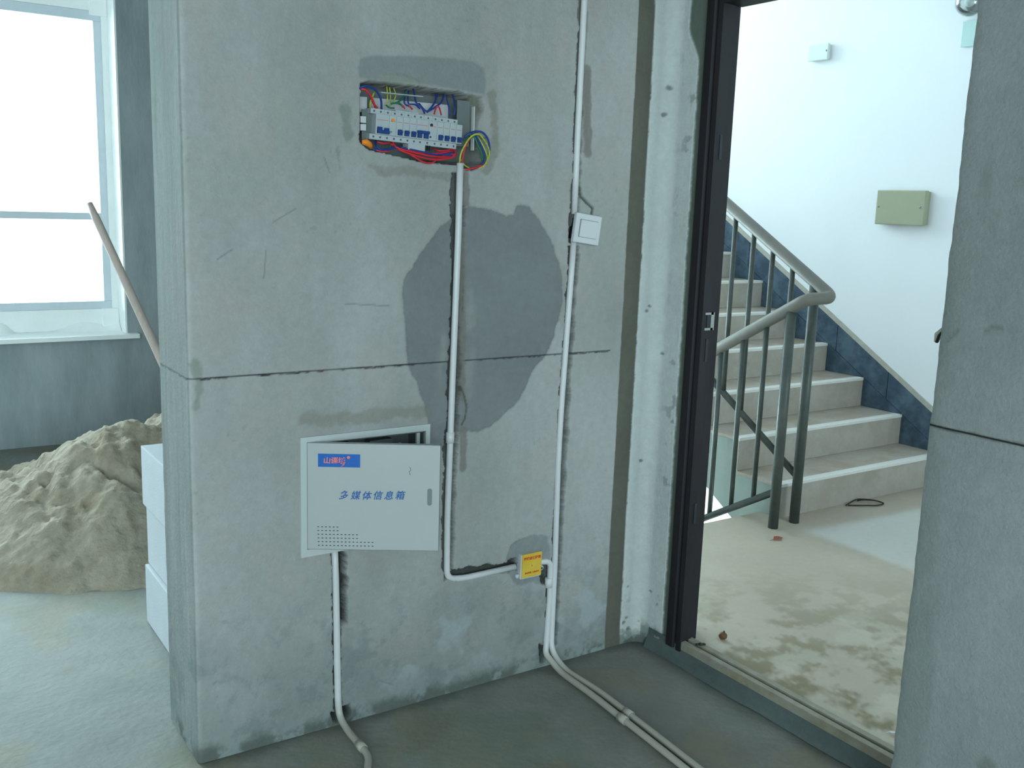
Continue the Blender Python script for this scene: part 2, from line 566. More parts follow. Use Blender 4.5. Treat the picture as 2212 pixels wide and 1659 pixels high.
# mortar ring about the junction box
jb = [(0.9292, 0.3895), (0.9442, 0.4308), (0.9861, 0.4384), (1.0199, 0.4475), (1.0816, 0.4299), (1.0947, 0.3448), (1.0803, 0.2760), (0.9751, 0.2966), (0.9312, 0.3377)]
sd = poly_sd(U, Z, jb) + rag * 0.8
jm = 1 - sstep(-0.003, 0.004, sd)
col = mixc(col, jm * 0.55 * (0.7 + 0.6 * fbm(U, Z, 18, 86, 4)), lin((104, 112, 114)))
dep += jm * 0.0025
# patch about the media box foot / scratches
for pts in ([(0.4008, 1.1702), (0.5261, 1.1607)], [(0.1943, 1.3064), (0.1877, 1.2393)], [(0.3443, 1.5336), (0.3589, 1.4985)], [(0.2125, 1.3733), (0.2716, 1.4080)], [(0.5096, 0.1001), (0.5536, 0.0745)], [(0.0757, 1.2843), (0.1093, 1.3062)]):
    col = mixc(col, (1 - sstep(0.0008, 0.0025, line_d(U, Z, pts))) * 0.45, lin((92, 90, 96)))

# dark strip, then white filler running round the corner
zr = (fbm(Z * 0 + 3.3, Z, 45, 91, 4) - 0.5) * 0.008
strip = sstep(1.3305, 1.3335, U + zr * 0.3) * (1 - sstep(1.394, 1.397, U + zr))
scol = np.ones(U.shape + (3,)) * np.array(lin((92, 90, 82)))
scol *= (1 + (fbm(U, Z, 7, 92, 4) - 0.5) * 0.3)[..., None]
col = col * (1 - strip[..., None]) + scol * strip[..., None]
dep += strip * 0.0035
LU = XS - 0.045 + 0.045 * PI / 2            # arc length at start of the side face
ue = LU + 0.066 - sstep(1.86, 1.98, Z) * 0.05 + zr * 1.3
white = sstep(1.394, 1.397, U + zr) * (1 - sstep(-0.002, 0.002, U - ue)) * sstep(0.02, 0.05, Z + rag * 1.3 - (U > LU - 0.03) * 0.035)
wcol = np.ones(U.shape + (3,)) * np.array(lin((188, 190, 190)))
wcol *= (1 + (fbm(U, Z, 8, 95, 5) - 0.5) * 0.10)[..., None]
wp = sstep(0.70, 0.76, fbm(U, Z, 26, 96, 3)) * np.clip(sstep(0.25, 0.0, Z) + sstep(LU - 0.03, LU + 0.06, U) * 0.8, 0, 1)
wcol = mixc(wcol, wp * 0.6, lin((104, 108, 104)))
col = col * (1 - white[..., None]) + wcol * white[..., None]
mort = sstep(-0.002, 0.002, U - ue)
mcol = np.ones(U.shape + (3,)) * np.array(lin((98, 106, 98)))
col = col * (1 - mort[..., None]) + mcol * mort[..., None]
dep += mort * 0.004 + (1 - white) * (U > 1.397) * 0.002
# pits in the white strip
for (pu, pz, r_) in ((1.43, 1.12, .010), (1.44, 1.135, .006), (1.49, 0.985, .008), (1.44, 0.63, .007), (1.42, 0.20, .006), (1.46, 1.80, .014), (1.45, 1.72, .012), (1.50, .19, .007), (1.43, .05, .012), (1.41, .075, .010), (1.42, .09, .008)):
    dd = np.hypot((U - pu) / 1.4, Z - pz) + rag2 * 0.6
    k = 1 - sstep(r_ * 0.35, r_ * 0.8, dd)
    col = mixc(col, k * 0.75, lin((96, 98, 94)))
    dep += k * 0.003

# snapped level line, one metre up, over end face and front
jit = (fbm(U, Z * 0, 60, 101, 3) - 0.5) * 0.0035
lm_ = (1 - sstep(0.0014, 0.0032, np.abs(Z - 1.0 - jit))) * (U < 1.29) * (0.65 + 0.5 * fbm(U, Z * 0, 25, 103, 3))
lm_ = lm_ * np.where(U < -0.015, 0.6 * (U > -0.25), 1)
col = mixc(col, lm_, lin((34, 32, 38)))

# chases cut for the conduits: (centre line, half width left, half width right, depth); shade in the deep cuts painted dark


def chase(pts, wl, wr, depth, dark=0.78, c=(66, 68, 66)):
    global dep, col
    pts = np.array(pts)
    d_ = np.full(U.shape, 1e9)
    for i in range(len(pts) - 1):
        (ax, az), (bx_, bz) = pts[i], pts[i + 1]
        if abs(bz - az) >= abs(bx_ - ax):      # mostly vertical
            t = np.clip((Z - az) / (bz - az), 0, 1)
            cx = ax + (bx_ - ax) * t
            s = U - cx
            w = np.where(s < 0, wl, wr) + rag * 0.8
            inside = (Z >= min(az, bz)) & (Z <= max(az, bz))
            dd = np.where(inside, np.abs(s) - w, 1e9)
        else:
            t = np.clip((U - ax) / (bx_ - ax), 0, 1)
            cz = az + (bz - az) * t
            s = Z - cz
            w = np.where(s < 0, wl, wr) + rag * 0.8
            inside = (U >= min(ax, bx_)) & (U <= max(ax, bx_))
            dd = np.where(inside, np.abs(s) - w, 1e9)
        d_ = np.minimum(d_, dd)
    k = 1 - sstep(-0.0025, 0.0015, d_)
    rough_in = (fbm(U, Z, 26, 111, 4) - 0.5)
    dep = np.maximum(dep, k * (depth + rough_in * depth * 0.5))
    col = mixc(col, k * dark, lin(c))


chase([(0.7218, 1.5152), (0.7278, 1.2325), (0.7257, 0.9753), (0.7175, 0.7099), (0.7163, 0.3855)], 0.013, 0.028, 0.024)
chase([(0.7136, 0.3676), (0.9728, 0.3506)], 0.010, 0.020, 0.024, 0.9, (52, 52, 50))
chase([(1.1188, 2.1550), (1.1248, 1.8839), (1.1222, 1.7567), (1.1253, 1.4967), (1.1248, 1.4142)], 0.012, 0.018, 0.016, 0.5)
chase([(1.1285, 1.8210), (1.1318, 1.5891)], 0.0, 0.034, 0.004, 0.35, (120, 116, 112))
chase([(1.1231, 1.3228), (1.1188, 1.0897), (1.1134, 0.8359), (1.1115, 0.3645), (1.1055, 0.0571)], 0.012, 0.026, 0.022)
chase([(1.0875, 0.3461), (1.1091, 0.0562)], 0.012, 0.018, 0.020)
chase([(0.3719, 0.5088), (0.3773, 0.3634), (0.3804, 0.0438)], 0.010, 0.014, 0.018)
chase([(0.3932, 0.5051), (0.3937, 0.2931)], 0.014, 0.017, 0.040, 0.92, (36, 34, 36))
# repaired parts of the chases (mortar slapped back over them)
for pts, w in (([(0.7502, 1.5311), (0.7545, 1.4330)], 0.012), ([(0.7432, 1.4203), (0.7610, 0.8934)], 0.010), ([(0.7637, 0.7994), (0.7668, 0.6903)], 0.014), ([(1.1095, 1.0064), (1.1173, 0.6617)], 0.010), ([(1.1484, 1.8230), (1.1657, 1.5910)], 0.016)):
    d_ = line_d(U, Z, pts) + rag * 0.5
    k = 1 - sstep(w * 0.6, w * 1.1, d_)
    dep = dep * (1 - k * 0.8)
    col = mixc(col, k * 0.8, lin((116, 112, 106)))
# crack below the ceiling end of the switch chase
d_ = line_d(U, Z, [(1.1426, 1.4907), (1.1493, 1.4643), (1.1709, 1.4476), (1.1944, 1.4320), (1.1919, 1.4157)]) + rag2 * 0.15
k = 1 - sstep(0.002, 0.0055, d_)
col = mixc(col, k * 0.85, lin((62, 66, 64)))
dep += k * 0.006
# curved cut beside the middle conduit
d_ = line_d(U, Z, [(0.7525, 0.9273), (0.7669, 0.8996), (0.7756, 0.8655), (0.7704, 0.8324), (0.7602, 0.8159)])
k = 1 - sstep(0.0015, 0.004, d_)
col = mixc(col, k * 0.7, lin((76, 74, 68)))
dep += k * 0.004
# holes: switch back box, bottom ends of conduits, junction box
for pts, dp in (([(1.1096, 1.4138), (1.1299, 1.4143), (1.1296, 1.3296), (1.1123, 1.3335)], 0.05),
                ([(0.3970, 0.0490), (0.4206, 0.0509), (0.4207, 0.0187), (0.4040, 0.0136)], 0.05),
                ([(0.3640, 0.0415), (0.3804, 0.0369), (0.3860, 0.0075), (0.3722, 0.0114)], 0.04),
                ([(1.0591, 0.3512), (1.0773, 0.3373), (1.0875, 0.2746), (1.0660, 0.2788), (1.0534, 0.3221)], 0.030),
                ([(0.9346, 0.3783), (0.9647, 0.3817), (0.9656, 0.3609), (0.9386, 0.3629)], 0.028),
                ([(1.0631, 0.0796), (1.0872, 0.0614), (1.0897, 0.0106), (1.0713, 0.0183)], 0.03)):
    sd = poly_sd(U, Z, pts) + rag2 * 0.4
    k = 1 - sstep(-0.002, 0.003, sd)
    dep = np.maximum(dep, k * dp)
    col = mixc(col, k * 0.85, lin((44, 46, 48)))

# recess broken out for the fuse box, and its ragged right side
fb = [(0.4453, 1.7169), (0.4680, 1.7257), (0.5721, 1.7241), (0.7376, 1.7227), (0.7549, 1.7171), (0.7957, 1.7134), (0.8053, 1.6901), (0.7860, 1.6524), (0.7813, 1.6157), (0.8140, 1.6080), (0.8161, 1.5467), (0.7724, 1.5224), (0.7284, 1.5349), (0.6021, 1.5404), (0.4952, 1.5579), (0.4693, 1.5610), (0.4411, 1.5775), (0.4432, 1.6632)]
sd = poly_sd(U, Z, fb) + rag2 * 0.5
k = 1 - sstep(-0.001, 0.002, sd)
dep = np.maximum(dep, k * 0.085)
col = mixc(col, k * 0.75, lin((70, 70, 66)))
fr_ = [(0.7549, 1.7195), (0.7957, 1.7158), (0.8068, 1.6902), (0.7889, 1.6526), (0.7843, 1.6134), (0.7726, 1.6127), (0.7726, 1.7079), (0.7551, 1.7100)]
sd = poly_sd(U, Z, fr_) + rag2 * 0.3
k = 1 - sstep(-0.001, 0.002, sd)
dep = dep * (1 - k) + k * (0.022 + rag * 0.6)
col = mixc(col, k * 0.6, lin((118, 118, 106)))
lip = [(0.4934, 1.7460), (0.5584, 1.7501), (0.6053, 1.7386), (0.6055, 1.7271), (0.5065, 1.7270)]
k = 1 - sstep(-0.002, 0.003, poly_sd(U, Z, lip))
dep -= k * 0.003
col = mixc(col, k * 0.6, lin((136, 138, 128)))
# recess for the media box
k = (U > 0.292) & (U < 0.642) & (Z > 0.530) & (Z < 0.812)
dep = np.where(k, 0.10, dep)

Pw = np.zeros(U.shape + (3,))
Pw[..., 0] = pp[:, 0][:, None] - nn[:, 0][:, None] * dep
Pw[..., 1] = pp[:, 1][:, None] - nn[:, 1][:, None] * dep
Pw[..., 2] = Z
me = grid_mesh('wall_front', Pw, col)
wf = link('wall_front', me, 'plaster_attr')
tag(wf, kind='structure')
bm = bmesh.new()                                              # body behind the surface and the storey above it
bx(bm, 0.004, XS + 0.05, 0.125, T, 0, 2.8)
bx(bm, 0.0, XS + 0.05, 0, T, ZT, 2.8)
bx(bm, XS + 0.02, XH, -0.135, 0.262, 0, 2.8)
obj('wall_core', bm, 'cement', wf)


# ---------------- floor of the flat (room and the room behind), gentle undulation and stains
def floor_grid(name, x0, x1, y0, y1, step, z0, fcol, material, amp=0.004):
    xs = np.arange(x0, x1 + step * 0.5, step)
    ys = np.arange(y0, y1 + step * 0.5, step)
    A, B = np.meshgrid(xs, ys, indexing='ij')
    h = (fbm(A, B, 1.3, 201, 5) - 0.5) * amp * 2 + (fbm(A, B, 18, 202, 4) - 0.5) * amp * 0.5
    c = fcol(A, B)
    P = np.stack([A, B, z0 + h - amp], -1)
    return link(name, grid_mesh(name, P, c), material)


def room_floor_col(A, B):
    c = np.ones(A.shape + (3,)) * np.array(lin((122, 122, 116)))
    c *= (1 + (fbm(A, B, 2.5, 211, 6) - 0.5) * 0.6)[..., None]
    far = sstep(-0.1, 0.35, B + (0.0 - A) * 0.6)                    # slightly paler, cooler tone toward the back room
    c = mixc(c, far * (0.75 + 0.5 * (fbm(A, B, 3, 213, 4) - 0.5)), lin((122, 126, 124)))
    c = mixc(c, sstep(0.46, 0.66, fbm(A, B, 5, 212, 6, 0.62)) * 0.45, lin((128, 116, 90)))
    c = mixc(c, sstep(0.5, 0.7, fbm(A, B, 4, 216, 6, 0.62)) * 0.35, lin((98, 112, 100)))
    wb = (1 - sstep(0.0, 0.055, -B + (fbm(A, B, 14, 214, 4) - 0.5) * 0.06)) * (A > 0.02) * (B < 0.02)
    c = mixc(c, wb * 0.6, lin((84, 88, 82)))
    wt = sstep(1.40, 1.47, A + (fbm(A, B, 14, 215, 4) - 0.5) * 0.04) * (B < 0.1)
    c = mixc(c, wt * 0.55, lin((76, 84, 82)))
    return c


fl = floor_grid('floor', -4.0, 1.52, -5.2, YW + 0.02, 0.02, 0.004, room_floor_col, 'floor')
tag(fl, kind='structure')


def lobby_col(A, B):
    c = np.ones(A.shape + (3,)) * np.array(lin((168, 156, 140)))
    c *= (1 + (fbm(A, B, 3, 221, 5) - 0.5) * 0.25)[..., None]
    # trodden cement dust nearer the threshold
    near = 1 - sstep(0.0, 1.25, (A - 1.55) * 0.55 + (B + 0.75) * 0.75)
    sw = fbm(A * 1.0 + B * 0.5, B - A * 0.3, 7, 222, 6, 0.62)
    c = mixc(c, sstep(0.44, 0.58, sw) * near * 0.88, lin((108, 98, 66)))
    c = mixc(c, sstep(0.55, 0.66, fbm(A + 7, B, 9, 224, 6, 0.6)) * near * 0.8, lin((176, 168, 152)))
    # pool of light in front of the stairs, put into the floor colour
    lit_patch = sstep(2.72, 2.80, A) * (1 - sstep(0.33, 0.40, B + (A - 2.8) * 0.05)) * sstep(-1.2, -0.1, B + (A - 2.9) * 0.7)
    c = mixc(c, lit_patch * 0.5, lin((188, 194, 192)))
    return c


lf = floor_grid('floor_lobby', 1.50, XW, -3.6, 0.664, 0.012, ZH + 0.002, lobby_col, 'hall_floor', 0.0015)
lf.name = 'floor_lobby'
tag(lf, kind='structure')
box('landing_slab', (1.53, XW, -3.6, 0.664, -0.12, ZH - 0.006), 'soffit_grey', lf)

# ---------------- window wall with the window opening
WX0, WX1, WZ0, WZ1 = -1.9, 0.648, 0.62, 2.55
bm = bmesh.new()
bx(bm, -4.0, 1.53, YW, YW + 0.34, 0, WZ0 - 0.001)
bx(bm, -4.0, 1.53, YW, YW + 0.34, WZ1, 2.8)
bx(bm, WX1, 1.53, YW, YW + 0.34, WZ0 - 0.001, WZ1)
bx(bm, -4.0, WX0, YW, YW + 0.34, WZ0 - 0.001, WZ1)
ww = tag(obj('wall_back', bm, mat('back_wall_render', lin((160, 168, 172)), 0.92, var=0.16, scale=9, bump=0.2, bscale=70, spec=0.15,
    tint=lin((134, 146, 148)), tscale=3.0, tamt=0.6, stretch=(1, 1, 0.3))), kind='structure')

win = bpy.data.objects.new('window_1', None)
C.objects.link(win)
win.location = (-0.6, 3.84, 1.2)
tag(win, kind='structure')


def wpart(name, b, m, bev=0.0, par=win):
    o = box(name, b, m, None, bev)
    o.parent = par
    o.matrix_parent_inverse = Matrix.Translation(-Vector(par.location))
    return o


YF0, YF1 = 3.80, 3.85
# plastered reveal and rough upstands
wpart('reveal', (WX1 - 0.008, WX1 + 0.002, YW - 0.001, 3.96, WZ0, WZ1), 'white_paint')
wpart('reveal', (WX0 - 0.002, WX0 + 0.008, YW - 0.001, 3.96, WZ0, WZ1), 'white_paint')
wpart('reveal_head', (WX0, WX1, YW, 3.96, WZ1 - 0.008, WZ1 + 0.002), 'white_paint')
wpart('upstand', (WX0, WX1 - 0.075, 3.79, 3.95, WZ0 + 0.01, 0.752), 'white_paint')
wpart('upstand', (WX0, WX1 - 0.075, 3.79, 3.95, 2.425, WZ1), 'white_paint')
wpart('corner_block', (WX1 - 0.10, WX1 - 0.008, 3.775, 3.95, WZ0 + 0.01, 0.755), 'white_paint', 0.006)
wpart('corner_block', (WX1 - 0.10, WX1 - 0.008, 3.775, 3.95, 2.40, WZ1), 'white_paint', 0.006)
wpart('side_infill', (0.606, WX1 - 0.008, 3.79, 3.95, 0.75, 2.43), 'white_paint')
wpart('frame_rail', (WX0, 0.606, YF0, YF1, 0.752, 0.797), 'win_frame', 0.003)
wpart('frame_rail', (WX0, 0.606, YF0, YF1, 2.372, 2.425), 'win_frame', 0.003)
wpart('frame_rail', (WX0, 0.57, YF0 + 0.005, YF1 - 0.005, 1.268, 1.308), 'win_frame', 0.003)
for x in (0.565, -0.28, -1.1, WX0 + 0.01):
    wpart('frame_stile', (x, x + 0.042, YF0, YF1, 0.797, 2.372), 'win_frame', 0.003)
for a, b in ((-1.86, -1.1), (-1.06, -0.28), (-0.24, 0.566)):
    wpart('pane', (a, b, 3.822, 3.828, 0.797, 1.268), 'glass')
    wpart('pane', (a, b, 3.822, 3.828, 1.308, 2.372), 'glass')
sl = wpart('window_sill', (-2.0, 0.705, YW - 0.065, 3.80, 0.600, 0.626), 'sill', 0.003)
# crumbled plaster lying along the back of the sill
xs = np.linspace(WX0, WX1 - 0.01, 160)
vs_ = np.linspace(0, 1, 14)
A, B = np.meshgrid(xs, vs_, indexing='ij')
hh = (0.004 + 0.060 * sstep(0.35, 0.8, fbm(A, A * 0, 5, 301, 4)) + 0.05 * np.exp(-((A - 0.45) / 0.12) ** 2) + 0.08 * np.exp(-((A - 0.66) / 0.07) ** 2))
P = np.stack([A, 3.69 + 0.10 * B + 0.06 * (1 - B) * (1 - np.minimum(1, hh * 9)), 0.625 + hh * B ** 1.7 + (fbm(A, B, 30, 302, 3) - 0.5) * 0.008 * B], -1)
o = link('plaster_rubble', grid_mesh('plaster_rubble', P), 'white_paint')
o.parent = win
o.matrix_parent_inverse = Matrix.Translation(-Vector(win.location))
tag(o, kind='stuff')

# ---------------- remaining shell of the flat
bm = bmesh.new()
bx(bm, -4.1, -4.0, -5.2, -0.8, 0, 2.8)
bx(bm, -4.1, -4.0, 2.6, YW + 0.34, 0, 2.8)
bx(bm, -4.1, -4.0, -0.8, 2.6, 0, 0.75)
bx(bm, -4.1, -4.0, -0.8, 2.6, 2.45, 2.8)
tag(obj('wall_left', bm, 'cement'), kind='structure')
tag(box('ceiling', (-4.1, 1.53, -5.3, YW + 0.34, 2.8, 2.9), 'ceiling'), kind='structure')
bm = bmesh.new()                                              # rear wall with the balcony door opening
bx(bm, -4.0, -3.5, -5.3, -5.2, 0, 2.8)
bx(bm, -0.3, 1.5, -5.3, -5.2, 0, 2.8)
bx(bm, -3.5, -0.3, -5.3, -5.2, 2.6, 2.8)
tag(obj('wall_rear', bm, 'cement'), kind='structure')
tag(box('wall_partition', (XS + 0.05, XH, T, 4.6, -1.6, 2.9), 'cement'), kind='structure')

# right wall: grid face with level line and stains, body behind
ys = np.arange(-3.2, YR + 0.001, 0.004)
ys = np.append(ys, YR)
zs = np.arange(0, 2.801, 0.008)
zs = np.sort(np.append(zs, [0.9965, 0.999, 1.001, 1.0035]))
A, B = np.meshgrid(ys, zs, indexing='ij')
edge = np.exp(-((YR - A) / 0.012))
d = (fbm(A, B, 2.4, 401, 5) - 0.5) * 0.004
c = np.ones(A.shape + (3,)) * np.array(lin((134, 136, 136)))
c *= (1 + (fbm(A, B * 0.5, 3, 402, 6) - 0.5) * 0.5)[..., None]
c = mixc(c, sstep(0.56, 0.7, fbm(A, B * 0.3, 8, 403, 5)) * 0.35, lin((106, 118, 112)))
for (ya, za, r_, am) in ((-1.34, 0.30, .028, .5), (-1.27, .17, .02, .4), (-1.30, .12, .02, .45), (-1.235, .185, .014, .4), (-1.42, .2, .03, .25)):
    dd = np.hypot(A - ya, (B - za) * 0.7) + (fbm(A, B, 30, 404, 3) - 0.5) * 0.02
    c = mixc(c, (1 - sstep(r_ * 0.4, r_, dd)) * am, lin((92, 98, 90)))
for pts in ([(-1.1394, 1.1856), (-1.1593, 1.2105)], [(-1.2174, 1.2149), (-1.2355, 1.2265), (-1.2505, 1.2218)]):
    c = mixc(c, (1 - sstep(0.002, 0.006, line_d(A, B, pts))) * 0.45, lin((88, 92, 86)))
jit = (fbm(A, B * 0, 30, 405, 3) - 0.5) * 0.002
c = mixc(c, (1 - sstep(0.0018, 0.0042, np.abs(B - 1.0 - jit))) * 0.95, lin((26, 26, 24)))
yy = A + np.where(A > YR - 0.003, (fbm(A * 0, B, 22, 406, 4) - 0.5) * 0.006, 0)
P = np.stack([X0 - 0.002 + d + 0.004 * edge, yy, B], -1)
wr = link('wall_right', grid_mesh('wall_right', P, c), 'plaster_attr')
tag(wr, kind='structure')
bm = bmesh.new()
bx(bm, X0 + 0.012, XH, -5.3, YR - 0.006, 0, 2.8)
bx(bm, X0 + 0.004, X0 + 0.02, -5.3, -3.19, 0, 2.8)
bx(bm, X0, XH, YR - 0.006, -0.002, 2.12, 2.8)
obj('wall_core', bm, 'cement', wr)
# little plaster tooth and anchor at the edge of the opening
an = thing('wall_plug', 'small chipped plug sticking out of the raw wall edge beside the door', 'wall plug', (X0 + 0.03, YR + 0.012, 1.19))
bm = bmesh.new()
tube(bm, [(0, -0.02, 0.012), (0, 0.0, 0.010), (0, 0.012, 0.0), (0, 0.014, -0.016)], [0.008, 0.009, 0.008, 0.005], 8)
obj('sleeve', bm, 'skirt_cap', an, True)
bm = bmesh.new()
tube(bm, [(-0.008, -0.006, 0.012), (-0.009, 0.004, 0.0), (-0.009, 0.008, -0.016)], 0.003, 8)
obj('screw', bm, 'iron', an, True)

# ---------------- door 1: steel frame, no leaf
door = bpy.data.objects.new('door_1', None)
C.objects.link(door)
tag(door, kind='structure')
YD1 = -0.140
ZF = 2.018
bm = bmesh.new()
prof = [(XS - 0.002, YD1 + 0.004), (XS - 0.007, YD1 - 0.002), (XS - 0.007, YD1 - 0.030), (XS + 0.001, YD1 - 0.036), (XS + 0.001, YD1 - 0.045),
        (XS - 0.009, YD1 - 0.050), (XS - 0.007, -0.207), (XS + 0.042, -0.205), (XS + 0.042, -0.193), (XS + 0.078, -0.191), (XS + 0.078, YD1 + 0.004)]


def extrude_prof(bm, prof, z0, z1):
    a = [bm.verts.new((x, y, z0)) for x, y in prof]
    b = [bm.verts.new((x, y, z1)) for x, y in prof]
    n = len(prof)
    for i in range(n):
        bm.faces.new((a[i], a[(i + 1) % n], b[(i + 1) % n], b[i]))
    bm.faces.new(a[::-1])
    bm.faces.new(b)


extrude_prof(bm, prof, 0.045, ZF + 0.09)
obj('jamb', bm, 'frame', door)
bm = bmesh.new()
extrude_prof(bm, [(x, -1.50 - (y + 0.140) - 0.02) for x, y in prof], 0.045, ZF + 0.09)
obj('jamb', bm, 'frame', door)
bm = bmesh.new()
bx(bm, XS - 0.009, XS + 0.078, -1.46, -0.196, ZF, ZF + 0.055, 0.003)
bx(bm, XS - 0.002, XS + 0.078, -1.46, -0.196, ZF + 0.055, ZF + 0.12, 0.003)
obj('head', bm, 'frame', door)
# keep plate cut into the jamb
box('lock_slot', (XS + 0.012, XS + 0.028, -0.2085, -0.198, 1.088, 1.128), 'dark_plastic', door)
bm = bmesh.new()
bx(bm, XS + 0.002, XS + 0.036, -0.2105, -0.2035, 1.128, 1.135)
bx(bm, XS + 0.002, XS + 0.036, -0.2105, -0.2035, 1.081, 1.088)
bx(bm, XS + 0.026, XS + 0.040, -0.2105, -0.2035, 1.081, 1.135)
obj('strike_plate', bm, 'brass', door)
for z0_, z1_ in ((1.585, 1.655), (0.985, 1.055), (0.470, 0.535)):
    box('lock_slot', (XS + 0.014, XS + 0.024, -0.2085, -0.198, z0_, z1_), 'dark_plastic', door)
# threshold: mortar bed, two steel lips
xs = np.linspace(-1.38, -0.05, 240)
hs = np.linspace(0, 1, 9)
A, B = np.meshgrid(xs, hs, indexing='ij')
P = np.stack([XS + 0.002 - (1 - B) ** 2 * 0.022 - (fbm(A, B, 9, 501, 4) - 0.5) * 0.012, A, 0.002 + B * 0.064], -1)
c = np.ones(A.shape + (3,)) * np.array(lin((84, 92, 92)))
c *= (1 + (fbm(A, B * 0.3, 6, 502, 5) - 0.5) * 0.5)[..., None]
o = link('threshold_face', grid_mesh('threshold_face', P, c), 'plaster_attr', door)
bm = bmesh.new()
bx(bm, XS - 0.002, XS + 0.018, -1.38, -0.20, 0.050, 0.077, 0.002)
bx(bm, XS + 0.018, XS + 0.030, -1.38, -0.20, 0.045, 0.071)
bx(bm, XS + 0.030, XS + 0.052, -1.38, -0.20, 0.045, 0.079, 0.002)
obj('threshold_sill', bm, mat('dusty_steel_sill', lin((142, 138, 126)), 0.6, 0.15, var=0.2, scale=22, bump=0.15, tint=lin((128, 116, 84)), tscale=9, tamt=0.5), door)

# ---------------- lobby shell
LZ = 5.2
tag(box('wall_lobby', (XW, XW + 0.1, -3.6, 4.8, -1.7, LZ), 'hall_white'), kind='structure')
bm = bmesh.new()                                              # far end of the stair shaft: window below and above the half landing
for b in ((1.6, XW, 4.7, 4.8, -1.7, -0.9), (1.6, 1.75, 4.7, 4.8, -0.9, LZ), (3.85, XW, 4.7, 4.8, -0.9, LZ), (1.75, 3.85, 4.7, 4.8, 0.95, 2.1), (1.75, 3.85, 4.7, 4.8, 3.9, LZ)):
    bx(bm, *b)
tag(obj('wall_stair', bm, 'hall_white'), kind='structure')
bm = bmesh.new()
bx(bm, XH, XH + 0.01, -3.6, YR - 0.30, ZH, 2.8)
bx(bm, XH, XH + 0.01, -3.6, -0.1, 2.14, LZ)
bx(bm, XH, XH + 0.01, -0.1, 4.8, -1.7, LZ)
tag(obj('wall_lobby_inner', bm, 'hall_white'), kind='structure')
bm = bmesh.new()
bx(bm, 1.6, 2.1, -3.7, -3.6, 0, LZ)
bx(bm, 3.7, XW, -3.7, -3.6, 0, LZ)
bx(bm, 2.1, 3.7, -3.7, -3.6, 0, 0.8)
bx(bm, 2.1, 3.7, -3.7, -3.6, 2.4, LZ)
tag(obj('wall_lobby_end', bm, 'hall_white'), kind='structure')
tag(box('ceiling_lobby', (1.6, XW, -3.6, 4.8, LZ, LZ + 0.1), 'hall_white'), kind='structure')
tag(box('floor_half_landing', (1.6, XW, 3.46, 4.7, 1.36, 1.504), 'soffit_grey'), kind='structure')
tag(box('floor_lower_landing', (1.6, XW, 3.46, 4.7, -1.7, -1.37), 'soffit_grey'), kind='structure')

# ================================================================== THINGS: stairs
H_, T_, Y1 = 0.160, 0.2645, 0.5475      # rise, going, first riser
XL, NS = 2.782, 11
st = thing('staircase', 'beige tiled staircase climbing away beside the white lobby wall', 'staircase', (XL, Y1, ZH))


def spart(name, b, m, bev=0.0):
    b = (b[0] - XL, b[1] - XL, b[2] - Y1, b[3] - Y1, b[4] - ZH, b[5] - ZH)
    return box(name, b, m, st, bev)


bm = bmesh.new()                         # concrete flight, grey painted side
side = []
for k in range(NS):
    side.append((T_ * k + 0.012, H_ * k))
    side.append((T_ * k + 0.012, H_ * (k + 1) - 0.012))
side.append((T_ * NS, H_ * NS - 0.012))
side.append((T_ * NS, H_ * NS - 0.26))
side.append((0.10, -0.19))
side.append((0.012, -0.19))
a = [bm.verts.new((0.008, y, z)) for y, z in side]
b = [bm.verts.new((XW - XL - 0.003, y, z)) for y, z in side]
for i in range(len(side)):
    j = (i + 1) % len(side)
    bm.faces.new((a[i], a[j], b[j], b[i]))
bm.faces.new(a)
bm.faces.new(b[::-1])
obj('flight_slab', bm, 'soffit_grey', st)
for k in range(NS):
    y = Y1 + T_ * k
    z = ZH + H_ * k
    spart('riser', (XL + 0.002, XW - 0.003, y + 0.003, y + 0.013, z + 0.001, z + H_ - 0.013), 'riser')
    spart('tread', (XL, XW - 0.003, y + 0.046, y + T_ + 0.003, z + H_ - 0.013, z + H_), 'tread')
    spart('nosing', (XL, XW - 0.003, y, y + 0.045, z + H_ - 0.014, z + H_ + 0.001), 'nosing', 0.002)
bm = bmesh.new()                         # descending flight on the other side of the well
side = []
for k in range(9):
    side.append((0.664 - Y1 + T_ * k, -H_ * k - 0.001))
    side.append((0.664 - Y1 + T_ * k, -H_ * (k + 1)))
side.append((0.664 - Y1 + T_ * 9, -H_ * 9 - 0.16))
side.append((0.664 - Y1, -0.30))
a = [bm.verts.new((1.615 - XL, y, z)) for y, z in side]
b = [bm.verts.new((2.62 - XL, y, z)) for y, z in side]
for i in range(len(side)):
    j = (i + 1) % len(side)
    bm.faces.new((a[i], a[j], b[j], b[i]))
bm.faces.new(a)
bm.faces.new(b[::-1])
obj('lower_flight', bm, 'riser', st)

# sloping skirting, dark blue tiles one by one, bare plaster edge above
sk = thing('stair_skirting', 'dark blue tiled skirting sloping up the white stair wall', 'skirting', (XW, Y1, ZH))
SL = H_ / T_


def skirt_tile(y0, y1, ztop, zbot, m, name, th=0.012, gap=0.002):
    bm = bmesh.new()
    pts = [(y0 + gap, zbot(y0)), (y1 - gap, zbot(y1)), (y1 - gap, ztop(y1)), (y0 + gap, ztop(y0))]
    a = [bm.verts.new((-th, y - Y1, z - ZH)) for y, z in pts]
    b = [bm.verts.new((-0.0005, y - Y1, z - ZH)) for y, z in pts]
    for i in range(4):
        j = (i + 1) % 4
        bm.faces.new((a[i], a[j], b[j], b[i]))
    bm.faces.new(a)
    bm.faces.new(b[::-1])
    return obj(name, bm, m, sk)


